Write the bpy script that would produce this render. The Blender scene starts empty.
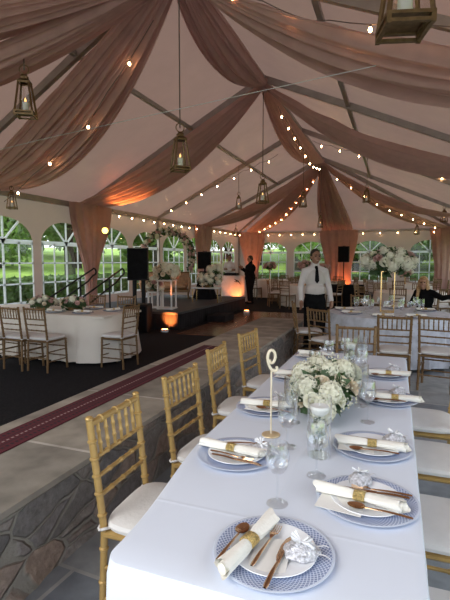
import bpy, math, random
from math import sin, cos, pi, sqrt, atan2, radians as R
from mathutils import Vector, Matrix, noise
random.seed(7)
scene = bpy.context.scene
COL = scene.collection

# ------------------------------------------------------------------ mesh builder
class MB:
    def __init__(s): s.v=[]; s.f=[]; s.m=[]; s.cur=0
    def add(s, vs, fs):
        o=len(s.v); s.v.extend(tuple(p) for p in vs)
        for f in fs: s.f.append(tuple(i+o for i in f)); s.m.append(s.cur)
        return s
    def box(s, c, d, rot=None, taper=1.0):
        x,y,z=d[0]/2,d[1]/2,d[2]/2; t=taper
        vs=[Vector(p) for p in ((-x,-y,-z),(x,-y,-z),(x,y,-z),(-x,y,-z),(-x*t,-y*t,z),(x*t,-y*t,z),(x*t,y*t,z),(-x*t,y*t,z))]
        if rot is not None: vs=[rot@p for p in vs]
        c=Vector(c)
        return s.add([p+c for p in vs],[(3,2,1,0),(4,5,6,7),(0,1,5,4),(1,2,6,5),(2,3,7,6),(3,0,4,7)])
    def rbox(s, c, d, b=.008):
        # box with chamfered edges
        x,y,z=d[0]/2,d[1]/2,d[2]/2; rings=[]
        for zz,i in ((-z,b),(-z+b,0),(z-b,0),(z,b)):
            X,Y=x-i,y-i; k=b
            rings.append([(c[0]+px,c[1]+py,c[2]+zz) for px,py in ((X-k,-Y),(X,-Y+k),(X,Y-k),(X-k,Y),(-X+k,Y),(-X,Y-k),(-X,-Y+k),(-X+k,-Y))])
        return s.rings(rings,True,True)
    def bar(s, a, b, w, h=None):
        a=Vector(a); b=Vector(b); h=h or w; d=b-a; L=d.length
        q=d.to_track_quat('Z','Y').to_matrix()
        return s.box((a+b)/2,(w,h,L),q)
    def rings(s, rings, cap0=False, cap1=False):
        n=len(rings[0]); vs=[p for r in rings for p in r]; fs=[]
        for i in range(len(rings)-1):
            for j in range(n):
                k=(j+1)%n; fs.append((i*n+j,i*n+k,(i+1)*n+k,(i+1)*n+j))
        if cap0: fs.append(tuple(range(n-1,-1,-1)))
        if cap1: fs.append(tuple((len(rings)-1)*n+j for j in range(n)))
        return s.add(vs,fs)
    def tube(s, pts, r, n=8, cap=True):
        pts=[Vector(p) for p in pts]; N=len(pts)
        rs=list(r) if hasattr(r,'__len__') else [r]*N
        t0=(pts[1]-pts[0]).normalized()
        up=Vector((0,0,1)) if abs(t0.z)<.9 else Vector((1,0,0))
        u=t0.cross(up).normalized(); rings=[]
        for i in range(N):
            t=(pts[min(i+1,N-1)]-pts[max(i-1,0)])
            t=t.normalized() if t.length>1e-9 else t0
            u=(u-t*u.dot(t)); u=u.normalized() if u.length>1e-6 else t.orthogonal().normalized()
            w=t.cross(u)
            rings.append([pts[i]+(u*cos(2*pi*j/n)+w*sin(2*pi*j/n))*rs[i] for j in range(n)])
        return s.rings(rings,cap,cap)
    def lathe(s, prof, n=24, c=(0,0,0), cap0=False, cap1=False, sx=1, sy=1):
        rings=[[(c[0]+r*cos(2*pi*j/n)*sx,c[1]+r*sin(2*pi*j/n)*sy,c[2]+z) for j in range(n)] for r,z in prof]
        return s.rings(rings,cap0,cap1)
    def ell(s, c, r, n=12, m=8, rot=None):
        if not hasattr(r,'__len__'): r=(r,r,r)
        vs=[];fs=[]
        for i in range(1,m):
            a=pi*i/m
            for j in range(n):
                b=2*pi*j/n; vs.append(Vector((r[0]*sin(a)*cos(b),r[1]*sin(a)*sin(b),r[2]*cos(a))))
        vs.append(Vector((0,0,r[2]))); vs.append(Vector((0,0,-r[2])))
        T=len(vs)-2; B=len(vs)-1
        for i in range(m-2):
            for j in range(n):
                k=(j+1)%n; fs.append((i*n+j,(i+1)*n+j,(i+1)*n+k,i*n+k))
        for j in range(n):
            k=(j+1)%n; fs.append((T,j,k)); fs.append((B,(m-2)*n+k,(m-2)*n+j))
        if rot is not None: vs=[rot@p for p in vs]
        c=Vector(c); return s.add([p+c for p in vs],fs)
    def grid(s, fn, nu, nv):
        vs=[fn(i/nu,j/nv) for i in range(nu+1) for j in range(nv+1)]
        w=nv+1
        return s.add(vs,[(i*w+j,(i+1)*w+j,(i+1)*w+j+1,i*w+j+1) for i in range(nu) for j in range(nv)])
    def limb(s, pts, rs, n=12):
        s.tube(pts,rs,n)
        for p,r in zip(pts,rs): s.ell(p,r,n,8)
        return s
    def leaves(s, n, c, r, size, shell=.55, rnd=random, flat=0):
        for _ in range(n):
            while True:
                p=Vector((rnd.uniform(-1,1),rnd.uniform(-1,1),rnd.uniform(-1,1)))
                if shell<p.length<=1: break
            o=Vector((c[0]+p.x*r[0],c[1]+p.y*r[1],c[2]+p.z*r[2]))
            d=Vector((rnd.uniform(-1,1),rnd.uniform(-1,1),rnd.uniform(-1,1)*(1-flat))).normalized()
            e=d.orthogonal().normalized(); e=Matrix.Rotation(rnd.uniform(0,6.28),3,d)@e
            k=size*rnd.uniform(.6,1.3)
            s.add([o-d*k*.5,o+e*k*.28,o+d*k*.5,o-e*k*.28],[(0,1,2,3)])
        return s
    def mesh(s, name, mats, smooth=True):
        me=bpy.data.meshes.new(name); me.from_pydata(s.v,[],s.f)
        if not isinstance(mats,(list,tuple)): mats=[mats]
        for m in mats: me.materials.append(m)
        if len(mats)>1: me.polygons.foreach_set('material_index',s.m)
        if smooth:
            me.polygons.foreach_set('use_smooth',[True]*len(me.polygons))
        me.update(); 
        if smooth:
            try: me.set_sharp_from_angle(angle=R(38))
            except Exception: pass
        return me
    def build(s, name, mats, parent=None, smooth=True, loc=None):
        o=bpy.data.objects.new(name,s.mesh(name,mats,smooth)); COL.objects.link(o)
        if parent is not None: o.parent=parent
        if loc is not None: o.location=loc
        return o

def tag(o,label=None,cat=None,group=None,kind=None):
    if label: o['label']=label
    if cat: o['category']=cat
    if group: o['group']=group
    if kind: o['kind']=kind
    return o
def thing(name,label,cat,loc=(0,0,0),rz=0,group=None):
    o=bpy.data.objects.new(name,None); COL.objects.link(o); o.empty_display_size=.1
    o.location=loc; o.rotation_euler=(0,0,rz); return tag(o,label,cat,group)
def dup(o,loc=None,rz=None,label=None,group=None,scale=None,parent=None):
    c=o.copy(); COL.objects.link(c)
    if parent is not None: c.parent=parent
    for ch in list(o.children): dup(ch,parent=c)
    if loc is not None: c.location=loc
    if rz is not None: c.rotation_euler=(0,0,rz)
    if scale is not None: c.scale=(scale,)*3
    if label: c['label']=label
    if group: c['group']=group
    return c
def struct(o): o['kind']='structure'; return o

# ------------------------------------------------------------------ materials
def new_mat(name):
    m=bpy.data.materials.new(name); m.use_nodes=True
    nt=m.node_tree; return m,nt,nt.nodes['Principled BSDF'],nt.nodes['Material Output']
def P(name,col,rough=.6,metal=0,var=0,scale=8,bump=0,bscale=40,sheen=0,spec=None,coord='Object',detail=4):
    m,nt,b,out=new_mat(name)
    b.inputs['Base Color'].default_value=(*col,1); b.inputs['Roughness'].default_value=rough; b.inputs['Metallic'].default_value=metal
    if spec is not None: b.inputs['Specular IOR Level'].default_value=spec
    if sheen: b.inputs['Sheen Weight'].default_value=sheen
    tc=nt.nodes.new('ShaderNodeTexCoord')
    if var:
        n=nt.nodes.new('ShaderNodeTexNoise'); n.inputs['Scale'].default_value=scale; n.inputs['Detail'].default_value=detail
        nt.links.new(tc.outputs[coord],n.inputs['Vector'])
        r=nt.nodes.new('ShaderNodeValToRGB'); r.color_ramp.elements[0].position=.3; r.color_ramp.elements[1].position=.7
        r.color_ramp.elements[0].color=(*[max(0,c*(1-var)) for c in col],1); r.color_ramp.elements[1].color=(*[min(1,c*(1+var)) for c in col],1)
        nt.links.new(n.outputs['Fac'],r.inputs['Fac']); nt.links.new(r.outputs['Color'],b.inputs['Base Color'])
    if bump:
        n=nt.nodes.new('ShaderNodeTexNoise'); n.inputs['Scale'].default_value=bscale; nt.links.new(tc.outputs[coord],n.inputs['Vector'])
        bp=nt.nodes.new('ShaderNodeBump'); bp.inputs['Strength'].default_value=bump; bp.inputs['Distance'].default_value=.02
        nt.links.new(n.outputs['Fac'],bp.inputs['Height']); nt.links.new(bp.outputs['Normal'],b.inputs['Normal'])
    return m
def translucent(m,amount,col):
    nt=m.node_tree; b=nt.nodes['Principled BSDF']; out=nt.nodes['Material Output']
    t=nt.nodes.new('ShaderNodeBsdfTranslucent'); t.inputs['Color'].default_value=(*col,1)
    x=nt.nodes.new('ShaderNodeMixShader'); x.inputs[0].default_value=amount
    nt.links.new(b.outputs[0],x.inputs[1]); nt.links.new(t.outputs[0],x.inputs[2]); nt.links.new(x.outputs[0],out.inputs['Surface'])
    return m
def thin_glass(name,tint=(.97,.98,.98),edge=.5,base=.04):
    m,nt,b,out=new_mat(name); nt.nodes.remove(b)
    t=nt.nodes.new('ShaderNodeBsdfTransparent'); t.inputs['Color'].default_value=(*tint,1)
    g=nt.nodes.new('ShaderNodeBsdfGlossy'); g.inputs['Roughness'].default_value=.03; g.inputs['Color'].default_value=(.95,.96,1,1)
    lw=nt.nodes.new('ShaderNodeLayerWeight'); lw.inputs['Blend'].default_value=.25
    mr=nt.nodes.new('ShaderNodeMapRange'); mr.inputs['To Min'].default_value=base; mr.inputs['To Max'].default_value=edge
    nt.links.new(lw.outputs['Facing'],mr.inputs['Value'])
    x=nt.nodes.new('ShaderNodeMixShader'); nt.links.new(mr.outputs[0],x.inputs[0]); nt.links.new(t.outputs[0],x.inputs[1]); nt.links.new(g.outputs[0],x.inputs[2])
    nt.links.new(x.outputs[0],out.inputs['Surface']); return m
def emit(name,col,s):
    m,nt,b,out=new_mat(name); b.inputs['Base Color'].default_value=(*col,1)
    b.inputs['Emission Color'].default_value=(*col,1); b.inputs['Emission Strength'].default_value=s; return m

M_roof=translucent(P('tent_vinyl',(.30,.185,.146),.40,var=.12,scale=1.6,bump=.25,bscale=2.5),.20,(.46,.28,.215))  # white vinyl; the pink cast of warm light is put into its colour
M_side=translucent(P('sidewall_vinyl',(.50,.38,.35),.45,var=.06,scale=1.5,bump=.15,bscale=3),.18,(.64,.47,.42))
M_drape=translucent(P('rose_brown_chiffon',(.55,.345,.30),.85,var=.14,scale=5,sheen=.3),.36,(.76,.49,.42))
M_steel=P('tent_frame_steel',(.36,.315,.295),.42,.3,var=.12,scale=6)
M_white=translucent(P('white_vinyl_bars',(.85,.86,.88),.5),.55,(.92,.94,.96))
M_vinyl=thin_glass('clear_vinyl',(.96,.97,.97),.25,.03)
M_grass=P('lawn_grass',(.33,.48,.085),.9,var=.25,scale=1.6,bump=.5,bscale=30,detail=8)
M_hedge=translucent(P('hedge_leaf',(.095,.15,.05),.6,var=.5,scale=3),.3,(.18,.3,.07))
M_leafA=translucent(P('tree_leaf_deep',(.12,.18,.075),.6,var=.5,scale=1.4),.35,(.25,.38,.13))
M_leafB=translucent(P('tree_leaf_mid',(.20,.31,.085),.6,var=.4,scale=1.2),.42,(.38,.55,.15))
M_bark=P('bark',(.05,.042,.035),.9,var=.4,scale=6,bump=.5,bscale=15)
M_dark=P('dark_carpet',(.021,.020,.022),.95,var=.3,scale=40,bump=.3,bscale=200,spec=.1)
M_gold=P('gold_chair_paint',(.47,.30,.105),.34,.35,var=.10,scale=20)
M_goldd=P('dim_lit_gold_paint',(.20,.115,.047),.38,.3,var=.15,scale=20)  # chair gold again, with the dimmer light deeper in the tent coloured in
M_cush=P('ivory_cushion',(.67,.64,.61),.85,var=.03,scale=15,bump=.1,bscale=60)
M_cloth=P('white_table_linen',(.72,.765,.86),.75,var=.015,scale=3,bump=.06,bscale=5)
M_ivory=P('ivory_table_linen',(.72,.66,.58),.8,var=.03,scale=4)
M_silver=P('silver_damask_linen',(.52,.54,.60),.5,var=.22,scale=9,sheen=.2)
M_china=P('white_china',(.86,.87,.90),.18)
M_goldm=P('polished_gold',(.83,.58,.26),.22,1,var=.05,scale=20)
M_copper=P('rose_gold_cutlery',(.66,.42,.25),.2,1,var=.08,scale=20)
M_nap=P('ivory_napkin',(.88,.85,.78),.85,bump=.15,bscale=120)
M_palef=P('pale_gold_foot',(.70,.55,.34),.35,.4)
M_band=P('gold_bead_band',(.68,.50,.20),.3,.9,var=.35,scale=160,bump=.6,bscale=300)
M_glass=thin_glass('clear_glass',(.982,.99,.988),.88,.05)
M_lglass=thin_glass('lantern_glass',(.95,.94,.92),.25,.02)
M_gfoot=thin_glass('clear_glass_foot',(.99,.995,.993),.55,.0)
M_water=thin_glass('water',(.985,.992,.99),.15,.01)
M_paper=P('cream_card',(.82,.80,.76),.7)
M_org=P('silver_organza',(.60,.59,.63),.35,.25,var=.4,scale=110,bump=.5,bscale=160)
M_cand=P('white_wax',(.86,.85,.83),.5,spec=.3)
M_petw=translucent(P('petal_white',(.84,.82,.68),.7,var=.08,scale=30),.2,(.85,.86,.7))
M_petc=translucent(P('petal_cream',(.80,.70,.55),.7,var=.10,scale=30),.2,(.85,.75,.55))
M_petp=translucent(P('petal_blush',(.62,.40,.36),.7,var=.14,scale=30),.2,(.7,.45,.4))
M_green=translucent(P('floral_leaf',(.055,.105,.04),.5,var=.4,scale=20),.2,(.1,.2,.05))
M_skin=P('skin',(.46,.25,.17),.55,var=.06,scale=9)
M_skind=P('tan_skin',(.30,.155,.10),.55,var=.06,scale=9)
M_hairb=P('dark_hair',(.015,.011,.009),.6)
M_hairy=P('blonde_hair',(.50,.30,.14),.55,var=.3,scale=40)
M_shirt=P('white_shirt',(.62,.57,.555),.8,var=.03,scale=10,bump=.2,bscale=14)
M_vest=P('pale_waistcoat',(.55,.50,.48),.7,var=.04,scale=12)
M_black=P('black_cloth',(.008,.008,.009),.9,var=.3,scale=12,spec=.08)
M_plast=P('black_plastic',(.009,.009,.010),.55,bump=.1,bscale=150,spec=.2)
M_rail=P('black_iron',(.012,.012,.012),.4,.3)
M_lant=P('antique_brass',(.20,.125,.06),.45,.7,var=.25,scale=30)
M_rope=P('lantern_rope',(.16,.12,.10),.9)
M_bulb=emit('warm_bulb',(1,.56,.24),38)
M_flame=emit('candle_glow',(1,.55,.2),1.6)
M_lens=emit('amber_lens',(1,.27,.05),30)
M_yel=emit('yellow_lens',(1,.72,.12),5)
M_sofa=P('gold_brocade',(.34,.20,.10),.6,var=.2,scale=18)
M_skirt=P('black_stage_skirt',(.022,.020,.021),.9,var=.2,scale=5,spec=.1)
M_steeltop=P('grey_stage_deck',(.035,.034,.036),.6,var=.3,scale=4)
M_wire=P('white_wire',(.6,.58,.56),.5)
M_green2=P('dark_glass_green',(.05,.09,.085),.15)

def creases(m,xs,ys):
    nt=m.node_tree; N=nt.nodes.new; L=nt.links.new; b=nt.nodes['Principled BSDF']
    tc=N('ShaderNodeTexCoord'); sx=N('ShaderNodeSeparateXYZ'); L(tc.outputs['Object'],sx.inputs[0]); cur=None
    for ax,vals in (('X',xs),('Y',ys)):
        for v_ in vals:
            a=N('ShaderNodeMath'); a.operation='SUBTRACT'; a.inputs[1].default_value=v_; L(sx.outputs[ax],a.inputs[0])
            c=N('ShaderNodeMath'); c.operation='ABSOLUTE'; L(a.outputs[0],c.inputs[0])
            g=N('ShaderNodeMapRange'); g.inputs['From Min'].default_value=0; g.inputs['From Max'].default_value=.011; g.inputs['To Min'].default_value=1; g.inputs['To Max'].default_value=0; L(c.outputs[0],g.inputs['Value'])
            if cur is None: cur=g.outputs[0]
            else:
                k=N('ShaderNodeMath'); k.operation='MAXIMUM'; L(cur,k.inputs[0]); L(g.outputs[0],k.inputs[1]); cur=k.outputs[0]
    bp=N('ShaderNodeBump'); bp.inputs['Strength'].default_value=.22; bp.inputs['Distance'].default_value=.004
    L(cur,bp.inputs['Height']); old=b.inputs['Normal'].links
    if old: L(old[0].from_socket,bp.inputs['Normal'])
    L(bp.outputs[0],b.inputs['Normal'])
creases(M_cloth,(-.36,),(1.32,2.15,2.98,3.81))
# patio slate: irregular rectangular flags with sunken joints
def m_slate():
    m,nt,b,out=new_mat('slate_pavers'); N=nt.nodes.new; L=nt.links.new
    tc=N('ShaderNodeTexCoord'); mp=N('ShaderNodeMapping'); mp.inputs['Rotation'].default_value=(0,0,.06); mp.inputs['Location'].default_value=(.35,.18,0); L(tc.outputs['Object'],mp.inputs['Vector'])
    br=N('ShaderNodeTexBrick'); br.offset=.5; br.inputs['Scale'].default_value=1; br.inputs['Brick Width'].default_value=.62; br.inputs['Row Height'].default_value=.46
    br.inputs['Mortar Size'].default_value=.012; br.inputs['Color1'].default_value=(.20,.22,.245,1); br.inputs['Color2'].default_value=(.37,.375,.365,1); br.inputs['Mortar'].default_value=(.42,.41,.39,1)
    L(mp.outputs[0],br.inputs['Vector'])
    n=N('ShaderNodeTexNoise'); n.inputs['Scale'].default_value=7; n.inputs['Detail'].default_value=7; L(tc.outputs['Object'],n.inputs['Vector'])
    mx=N('ShaderNodeMix'); mx.data_type='RGBA'; mx.blend_type='OVERLAY'; mx.inputs[0].default_value=.55; L(br.outputs['Color'],mx.inputs[6]); L(n.outputs['Fac'],mx.inputs[7]); L(mx.outputs[2],b.inputs['Base Color'])
    bp=N('ShaderNodeBump'); bp.inputs['Strength'].default_value=.35; bp.inputs['Distance'].default_value=.02; L(n.outputs['Fac'],bp.inputs['Height']); L(bp.outputs[0],b.inputs['Normal'])
    b.inputs['Roughness'].default_value=.5; return m
def m_rubble():
    m,nt,b,out=new_mat('rubble_stone'); N=nt.nodes.new; L=nt.links.new
    tc=N('ShaderNodeTexCoord'); mp=N('ShaderNodeMapping'); mp.inputs['Scale'].default_value=(4,3.9,8.0); L(tc.outputs['Object'],mp.inputs['Vector'])
    n0=N('ShaderNodeTexNoise'); n0.inputs['Scale'].default_value=3.2; n0.inputs['Detail'].default_value=3; L(tc.outputs['Object'],n0.inputs['Vector'])
    ad=N('ShaderNodeMix'); ad.data_type='RGBA'; ad.inputs[0].default_value=.20; L(mp.outputs[0],ad.inputs[6]); L(n0.outputs['Color'],ad.inputs[7])
    vo=N('ShaderNodeTexVoronoi'); vo.inputs['Scale'].default_value=1; L(ad.outputs[2],vo.inputs['Vector'])
    ve=N('ShaderNodeTexVoronoi'); ve.feature='DISTANCE_TO_EDGE'; ve.inputs['Scale'].default_value=1; L(ad.outputs[2],ve.inputs['Vector'])
    sp=N('ShaderNodeSeparateColor'); L(vo.outputs['Color'],sp.inputs[0])
    cr=N('ShaderNodeValToRGB'); e=cr.color_ramp.elements; e[0].position=0; e[0].color=(.20,.185,.18,1); e[1].position=1; e[1].color=(.52,.43,.36,1)
    for p_,c_ in ((.35,(.34,.305,.28)),(.6,(.43,.315,.25)),(.8,(.26,.245,.245))):
        k=e.new(p_); k.color=(*c_,1)
    L(sp.outputs[0],cr.inputs['Fac'])
    n=N('ShaderNodeTexNoise'); n.inputs['Scale'].default_value=17; n.inputs['Detail'].default_value=10; n.inputs['Roughness'].default_value=.72; L(tc.outputs['Object'],n.inputs['Vector'])
    ov=N('ShaderNodeMix'); ov.data_type='RGBA'; ov.blend_type='OVERLAY'; ov.inputs[0].default_value=1.0; L(cr.outputs['Color'],ov.inputs[6]); L(n.outputs['Fac'],ov.inputs[7])
    st=N('ShaderNodeMapRange'); st.inputs['From Min'].default_value=.02; st.inputs['From Max'].default_value=.045; L(ve.outputs['Distance'],st.inputs['Value'])
    mo=N('ShaderNodeMix'); mo.data_type='RGBA'; mo.inputs[6].default_value=(.36,.33,.285,1); L(st.outputs[0],mo.inputs[0]); L(ov.outputs[2],mo.inputs[7]); L(mo.outputs[2],b.inputs['Base Color'])
    su=N('ShaderNodeMath'); su.operation='ADD'; L(st.outputs[0],su.inputs[0]); L(n.outputs['Fac'],su.inputs[1])
    bp=N('ShaderNodeBump'); bp.inputs['Strength'].default_value=.9; bp.inputs['Distance'].default_value=.035; L(su.outputs[0],bp.inputs['Height']); L(bp.outputs[0],b.inputs['Normal'])
    b.inputs['Roughness'].default_value=.75; return m
def m_brick(name,c1,c2,mor,w,h,ms,off=.5,rough=.7,rot=0,over=.5,nscale=9):
    m,nt,b,out=new_mat(name); N=nt.nodes.new; L=nt.links.new
    tc=N('ShaderNodeTexCoord'); mp=N('ShaderNodeMapping'); mp.inputs['Rotation'].default_value=(0,0,rot); L(tc.outputs['Object'],mp.inputs['Vector'])
    br=N('ShaderNodeTexBrick'); br.offset=off; br.inputs['Scale'].default_value=1; br.inputs['Brick Width'].default_value=w; br.inputs['Row Height'].default_value=h
    br.inputs['Mortar Size'].default_value=ms; br.inputs['Color1'].default_value=(*c1,1); br.inputs['Color2'].default_value=(*c2,1); br.inputs['Mortar'].default_value=(*mor,1); L(mp.outputs[0],br.inputs['Vector'])
    n=N('ShaderNodeTexNoise'); n.inputs['Scale'].default_value=nscale; n.inputs['Detail'].default_value=8; L(tc.outputs['Object'],n.inputs['Vector'])
    mx=N('ShaderNodeMix'); mx.data_type='RGBA'; mx.blend_type='OVERLAY'; mx.inputs[0].default_value=over; L(br.outputs['Color'],mx.inputs[6]); L(n.outputs['Fac'],mx.inputs[7]); L(mx.outputs[2],b.inputs['Base Color'])
    bp=N('ShaderNodeBump'); bp.inputs['Strength'].default_value=.25; bp.inputs['Distance'].default_value=.01; L(n.outputs['Fac'],bp.inputs['Height']); L(bp.outputs[0],b.inputs['Normal'])
    b.inputs['Roughness'].default_value=rough; return m
M_slate=m_slate(); M_rubble=m_rubble()
M_flag=m_brick('flagstone_cap',(.215,.195,.165),(.36,.315,.255),(.46,.42,.37),6.0,1.02,.012,0,.7,0,.75,5)
M_dance=m_brick('parquet_dance_floor',(.13,.065,.038),(.19,.095,.055),(.07,.035,.02),.30,.30,.004,0,.22,0,.4,5)
def m_runner():
    m,nt,b,out=new_mat('burgundy_runner_weave'); N=nt.nodes.new; L=nt.links.new
    tc=N('ShaderNodeTexCoord'); sx=N('ShaderNodeSeparateXYZ'); L(tc.outputs['Object'],sx.inputs[0])
    ax=N('ShaderNodeMath'); ax.operation='ABSOLUTE'; L(sx.outputs['X'],ax.inputs[0])
    def band(a,b_):
        g=N('ShaderNodeMath'); g.operation='COMPARE'; g.inputs[1].default_value=(a+b_)/2; g.inputs[2].default_value=(b_-a)/2; L(ax.outputs[0],g.inputs[0]); return g
    wv=N('ShaderNodeMath'); wv.operation='PINGPONG'; wv.inputs[1].default_value=.018; L(sx.outputs['Y'],wv.inputs[0])
    th=N('ShaderNodeMath'); th.operation='GREATER_THAN'; th.inputs[1].default_value=.008; L(wv.outputs[0],th.inputs[0])
    b1=band(-.007,.007); d=N('ShaderNodeMath'); d.operation='MULTIPLY'; L(b1.outputs[0],d.inputs[0]); L(th.outputs[0],d.inputs[1])
    b2=band(.060,.082); d2=N('ShaderNodeMath'); d2.operation='MULTIPLY'; L(b2.outputs[0],d2.inputs[0]); L(th.outputs[0],d2.inputs[1])
    b3=band(.026,.040)
    n=N('ShaderNodeTexNoise'); n.inputs['Scale'].default_value=60; L(tc.outputs['Object'],n.inputs['Vector'])
    base=N('ShaderNodeMix'); base.data_type='RGBA'; base.inputs[6].default_value=(.055,.005,.011,1); base.inputs[7].default_value=(.125,.012,.022,1); L(n.outputs['Fac'],base.inputs[0])
    cur=base.outputs[2]
    for g,c in ((b3,(.05,.008,.013,1)),(d2,(.022,.008,.012,1)),(d,(.34,.25,.24,1))):
        mx=N('ShaderNodeMix'); mx.data_type='RGBA'; L(g.outputs[0],mx.inputs[0]); L(cur,mx.inputs[6]); mx.inputs[7].default_value=c; cur=mx.outputs[2]
    L(cur,b.inputs['Base Color']); b.inputs['Roughness'].default_value=.95; return m
def m_charger():
    m,nt,b,out=new_mat('blue_lattice_charger'); N=nt.nodes.new; L=nt.links.new
    tc=N('ShaderNodeTexCoord'); sx=N('ShaderNodeSeparateXYZ'); L(tc.outputs['Object'],sx.inputs[0])
    at=N('ShaderNodeMath'); at.operation='ARCTAN2'; L(sx.outputs['Y'],at.inputs[0]); L(sx.outputs['X'],at.inputs[1])
    ln=N('ShaderNodeVectorMath'); ln.operation='LENGTH'; L(tc.outputs['Object'],ln.inputs[0])
    def fam(sg):
        a=N('ShaderNodeMath'); a.operation='MULTIPLY'; a.inputs[1].default_value=66/(2*pi); L(at.outputs[0],a.inputs[0])
        c=N('ShaderNodeMath'); c.operation='MULTIPLY_ADD'; c.inputs[1].default_value=sg*88; L(ln.outputs['Value'],c.inputs[0]); L(a.outputs[0],c.inputs[2])
        p=N('ShaderNodeMath'); p.operation='PINGPONG'; p.inputs[1].default_value=.5; L(c.outputs[0],p.inputs[0])
        g=N('ShaderNodeMapRange'); g.inputs['From Min'].default_value=.06; g.inputs['From Max'].default_value=.18; L(p.outputs[0],g.inputs['Value']); return g
    a=fam(1); c=fam(-1); mu=N('ShaderNodeMath'); mu.operation='MULTIPLY'; L(a.outputs[0],mu.inputs[0]); L(c.outputs[0],mu.inputs[1])
    mx=N('ShaderNodeMix'); mx.data_type='RGBA'; mx.inputs[6].default_value=(.66,.72,.86,1); mx.inputs[7].default_value=(.22,.27,.44,1); L(mu.outputs[0],mx.inputs[0])
    rm=N('ShaderNodeMath'); rm.operation='GREATER_THAN'; rm.inputs[1].default_value=.163; L(ln.outputs['Value'],rm.inputs[0])
    m2=N('ShaderNodeMix'); m2.data_type='RGBA'; m2.inputs[7].default_value=(.62,.68,.80,1); L(rm.outputs[0],m2.inputs[0]); L(mx.outputs[2],m2.inputs[6])
    L(m2.outputs[2],b.inputs['Base Color']); b.inputs['Roughness'].default_value=.15; return m
M_runner=m_runner(); M_charger=m_charger()

# ------------------------------------------------------------------ setting: ground
def ground():
    b=MB()
    xs=[-70,-45,-32,-24,-18,-14,-11.5,-9.5,-8,-5,0,4,8,14,22,34,60]; ys=[-30,-14,-4,0,6,12,18,22.5,24.5,27,31,37,46,60,90]
    def h(x,y):
        d=max(0,-x-9.5, y-25, (x-9)*.8); return min(.10*d,3.2)-.02+ (.25*noise.noise(Vector((x*.1,y*.1,0))) if d>3 else 0)
    nu,nv=len(xs)-1,len(ys)-1
    b.grid(lambda u,v:(xs[round(u*nu)],ys[round(v*nv)],h(xs[round(u*nu)],ys[round(v*nv)])),nu,nv)
    o=b.build('lawn_ground',M_grass); struct(o); return o
ground()
b=MB(); b.box((-2.9,10.3,-.004),(10.9,25.2,.02)); struct(b.build('floor',M_dark,smooth=False))
b=MB(); b.box((1.1,2.5,.002),(5.4,10.2,.024)); struct(b.build('floor_patio',M_slate,smooth=False))
b=MB(); b.box((-1.5,-12.4,-.01),(26,19.4,.03)); b.box((8.0,6.0,-.01),(7.6,17.2,.03)); struct(b.build('floor_terrace_unseen',M_slate,smooth=False))  # unseen paving added over the lawn to stop green bounce light
b=MB(); b.box((-2.95,11.0,.010),(2.9,4.7,.012)); struct(b.build('floor_dance',M_dance,smooth=False))
# low stone wall between patio and carpeted floor
def stone_wall():
    b=MB(); ny=150; nz=10; y0,y1=-2.2,8.3
    def disp(y,z): return .022*noise.noise(Vector((y*5.5,z*9,1.3)))+.012*noise.noise(Vector((y*16,z*22,4)))
    b.grid(lambda u,v:(-1.60+disp(y0+(y1-y0)*u,.46*v)+(.03*(1-v)**6),y0+(y1-y0)*u,.46*v),ny,nz)
    b.grid(lambda u,v:(-2.36-disp(y0+(y1-y0)*u,.46*v+5),y0+(y1-y0)*u,.46*(1-v)),ny,4)
    b.grid(lambda u,v:(-2.36+.76*u,y1+disp(u,v),.46*v),6,4); b.grid(lambda u,v:(-2.36+.76*(1-u),y0,.46*v),6,4)
    o=b.build('wall_stone',M_rubble,smooth=True); struct(o)
    c=MB(); 
    prof=[(-1.555,.462),(-1.545,.475),(-1.555,.498),(-2.40,.498),(-2.41,.475),(-2.40,.462)]
    n=40; rings=[[(x+.006*noise.noise(Vector((i*.9,x,0))),y0-.03+(y1-y0+.06)*i/n,z) for x,z in prof] for i in range(n+1)]
    c.rings(rings,True,True); cap=c.build('wall_cap',M_flag,smooth=False); struct(cap)
stone_wall()
b=MB(); b.rbox((0,0,0),(.235,7.4,.006),.002)
tag(b.build('carpet_runner',M_runner,loc=(-2.165,1.55,.5015),smooth=False),'narrow burgundy patterned carpet runner laid along the top of the low stone wall','carpet runner')

# ------------------------------------------------------------------ tent shell
XL,XR,XC=-7.8,2.4,-2.7; ZE,ZR=3.07,5.45; YB=22.5; YH=17.2; Y0=-2.0
FR=[-1.6,1.5,5.4,9.35,13.28,17.2]
LFOOT=lambda y:y+.6; RFOOT=lambda y:y-.35
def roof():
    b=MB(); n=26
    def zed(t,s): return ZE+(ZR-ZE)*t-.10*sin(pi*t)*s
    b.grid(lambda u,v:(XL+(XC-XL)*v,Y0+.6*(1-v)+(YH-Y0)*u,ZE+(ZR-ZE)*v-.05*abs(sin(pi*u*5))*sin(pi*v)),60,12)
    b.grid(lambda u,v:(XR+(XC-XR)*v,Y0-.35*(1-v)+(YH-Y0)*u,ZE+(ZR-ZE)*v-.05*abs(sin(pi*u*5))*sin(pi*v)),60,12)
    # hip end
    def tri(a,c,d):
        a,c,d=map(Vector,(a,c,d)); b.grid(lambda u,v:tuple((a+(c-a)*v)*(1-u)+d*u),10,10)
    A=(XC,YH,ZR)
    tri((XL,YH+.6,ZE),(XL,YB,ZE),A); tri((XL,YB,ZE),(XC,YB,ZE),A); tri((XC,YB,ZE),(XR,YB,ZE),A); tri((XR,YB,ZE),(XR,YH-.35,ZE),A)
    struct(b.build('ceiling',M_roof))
roof()
nt_=[0]
def beam(a,c,w,h=None,mat=M_steel):
    nt_[0]+=1
    b=MB(); b.bar(a,c,w,h or w); struct(b.build('trim_%d'%nt_[0],mat,smooth=False))
D=.10
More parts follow.
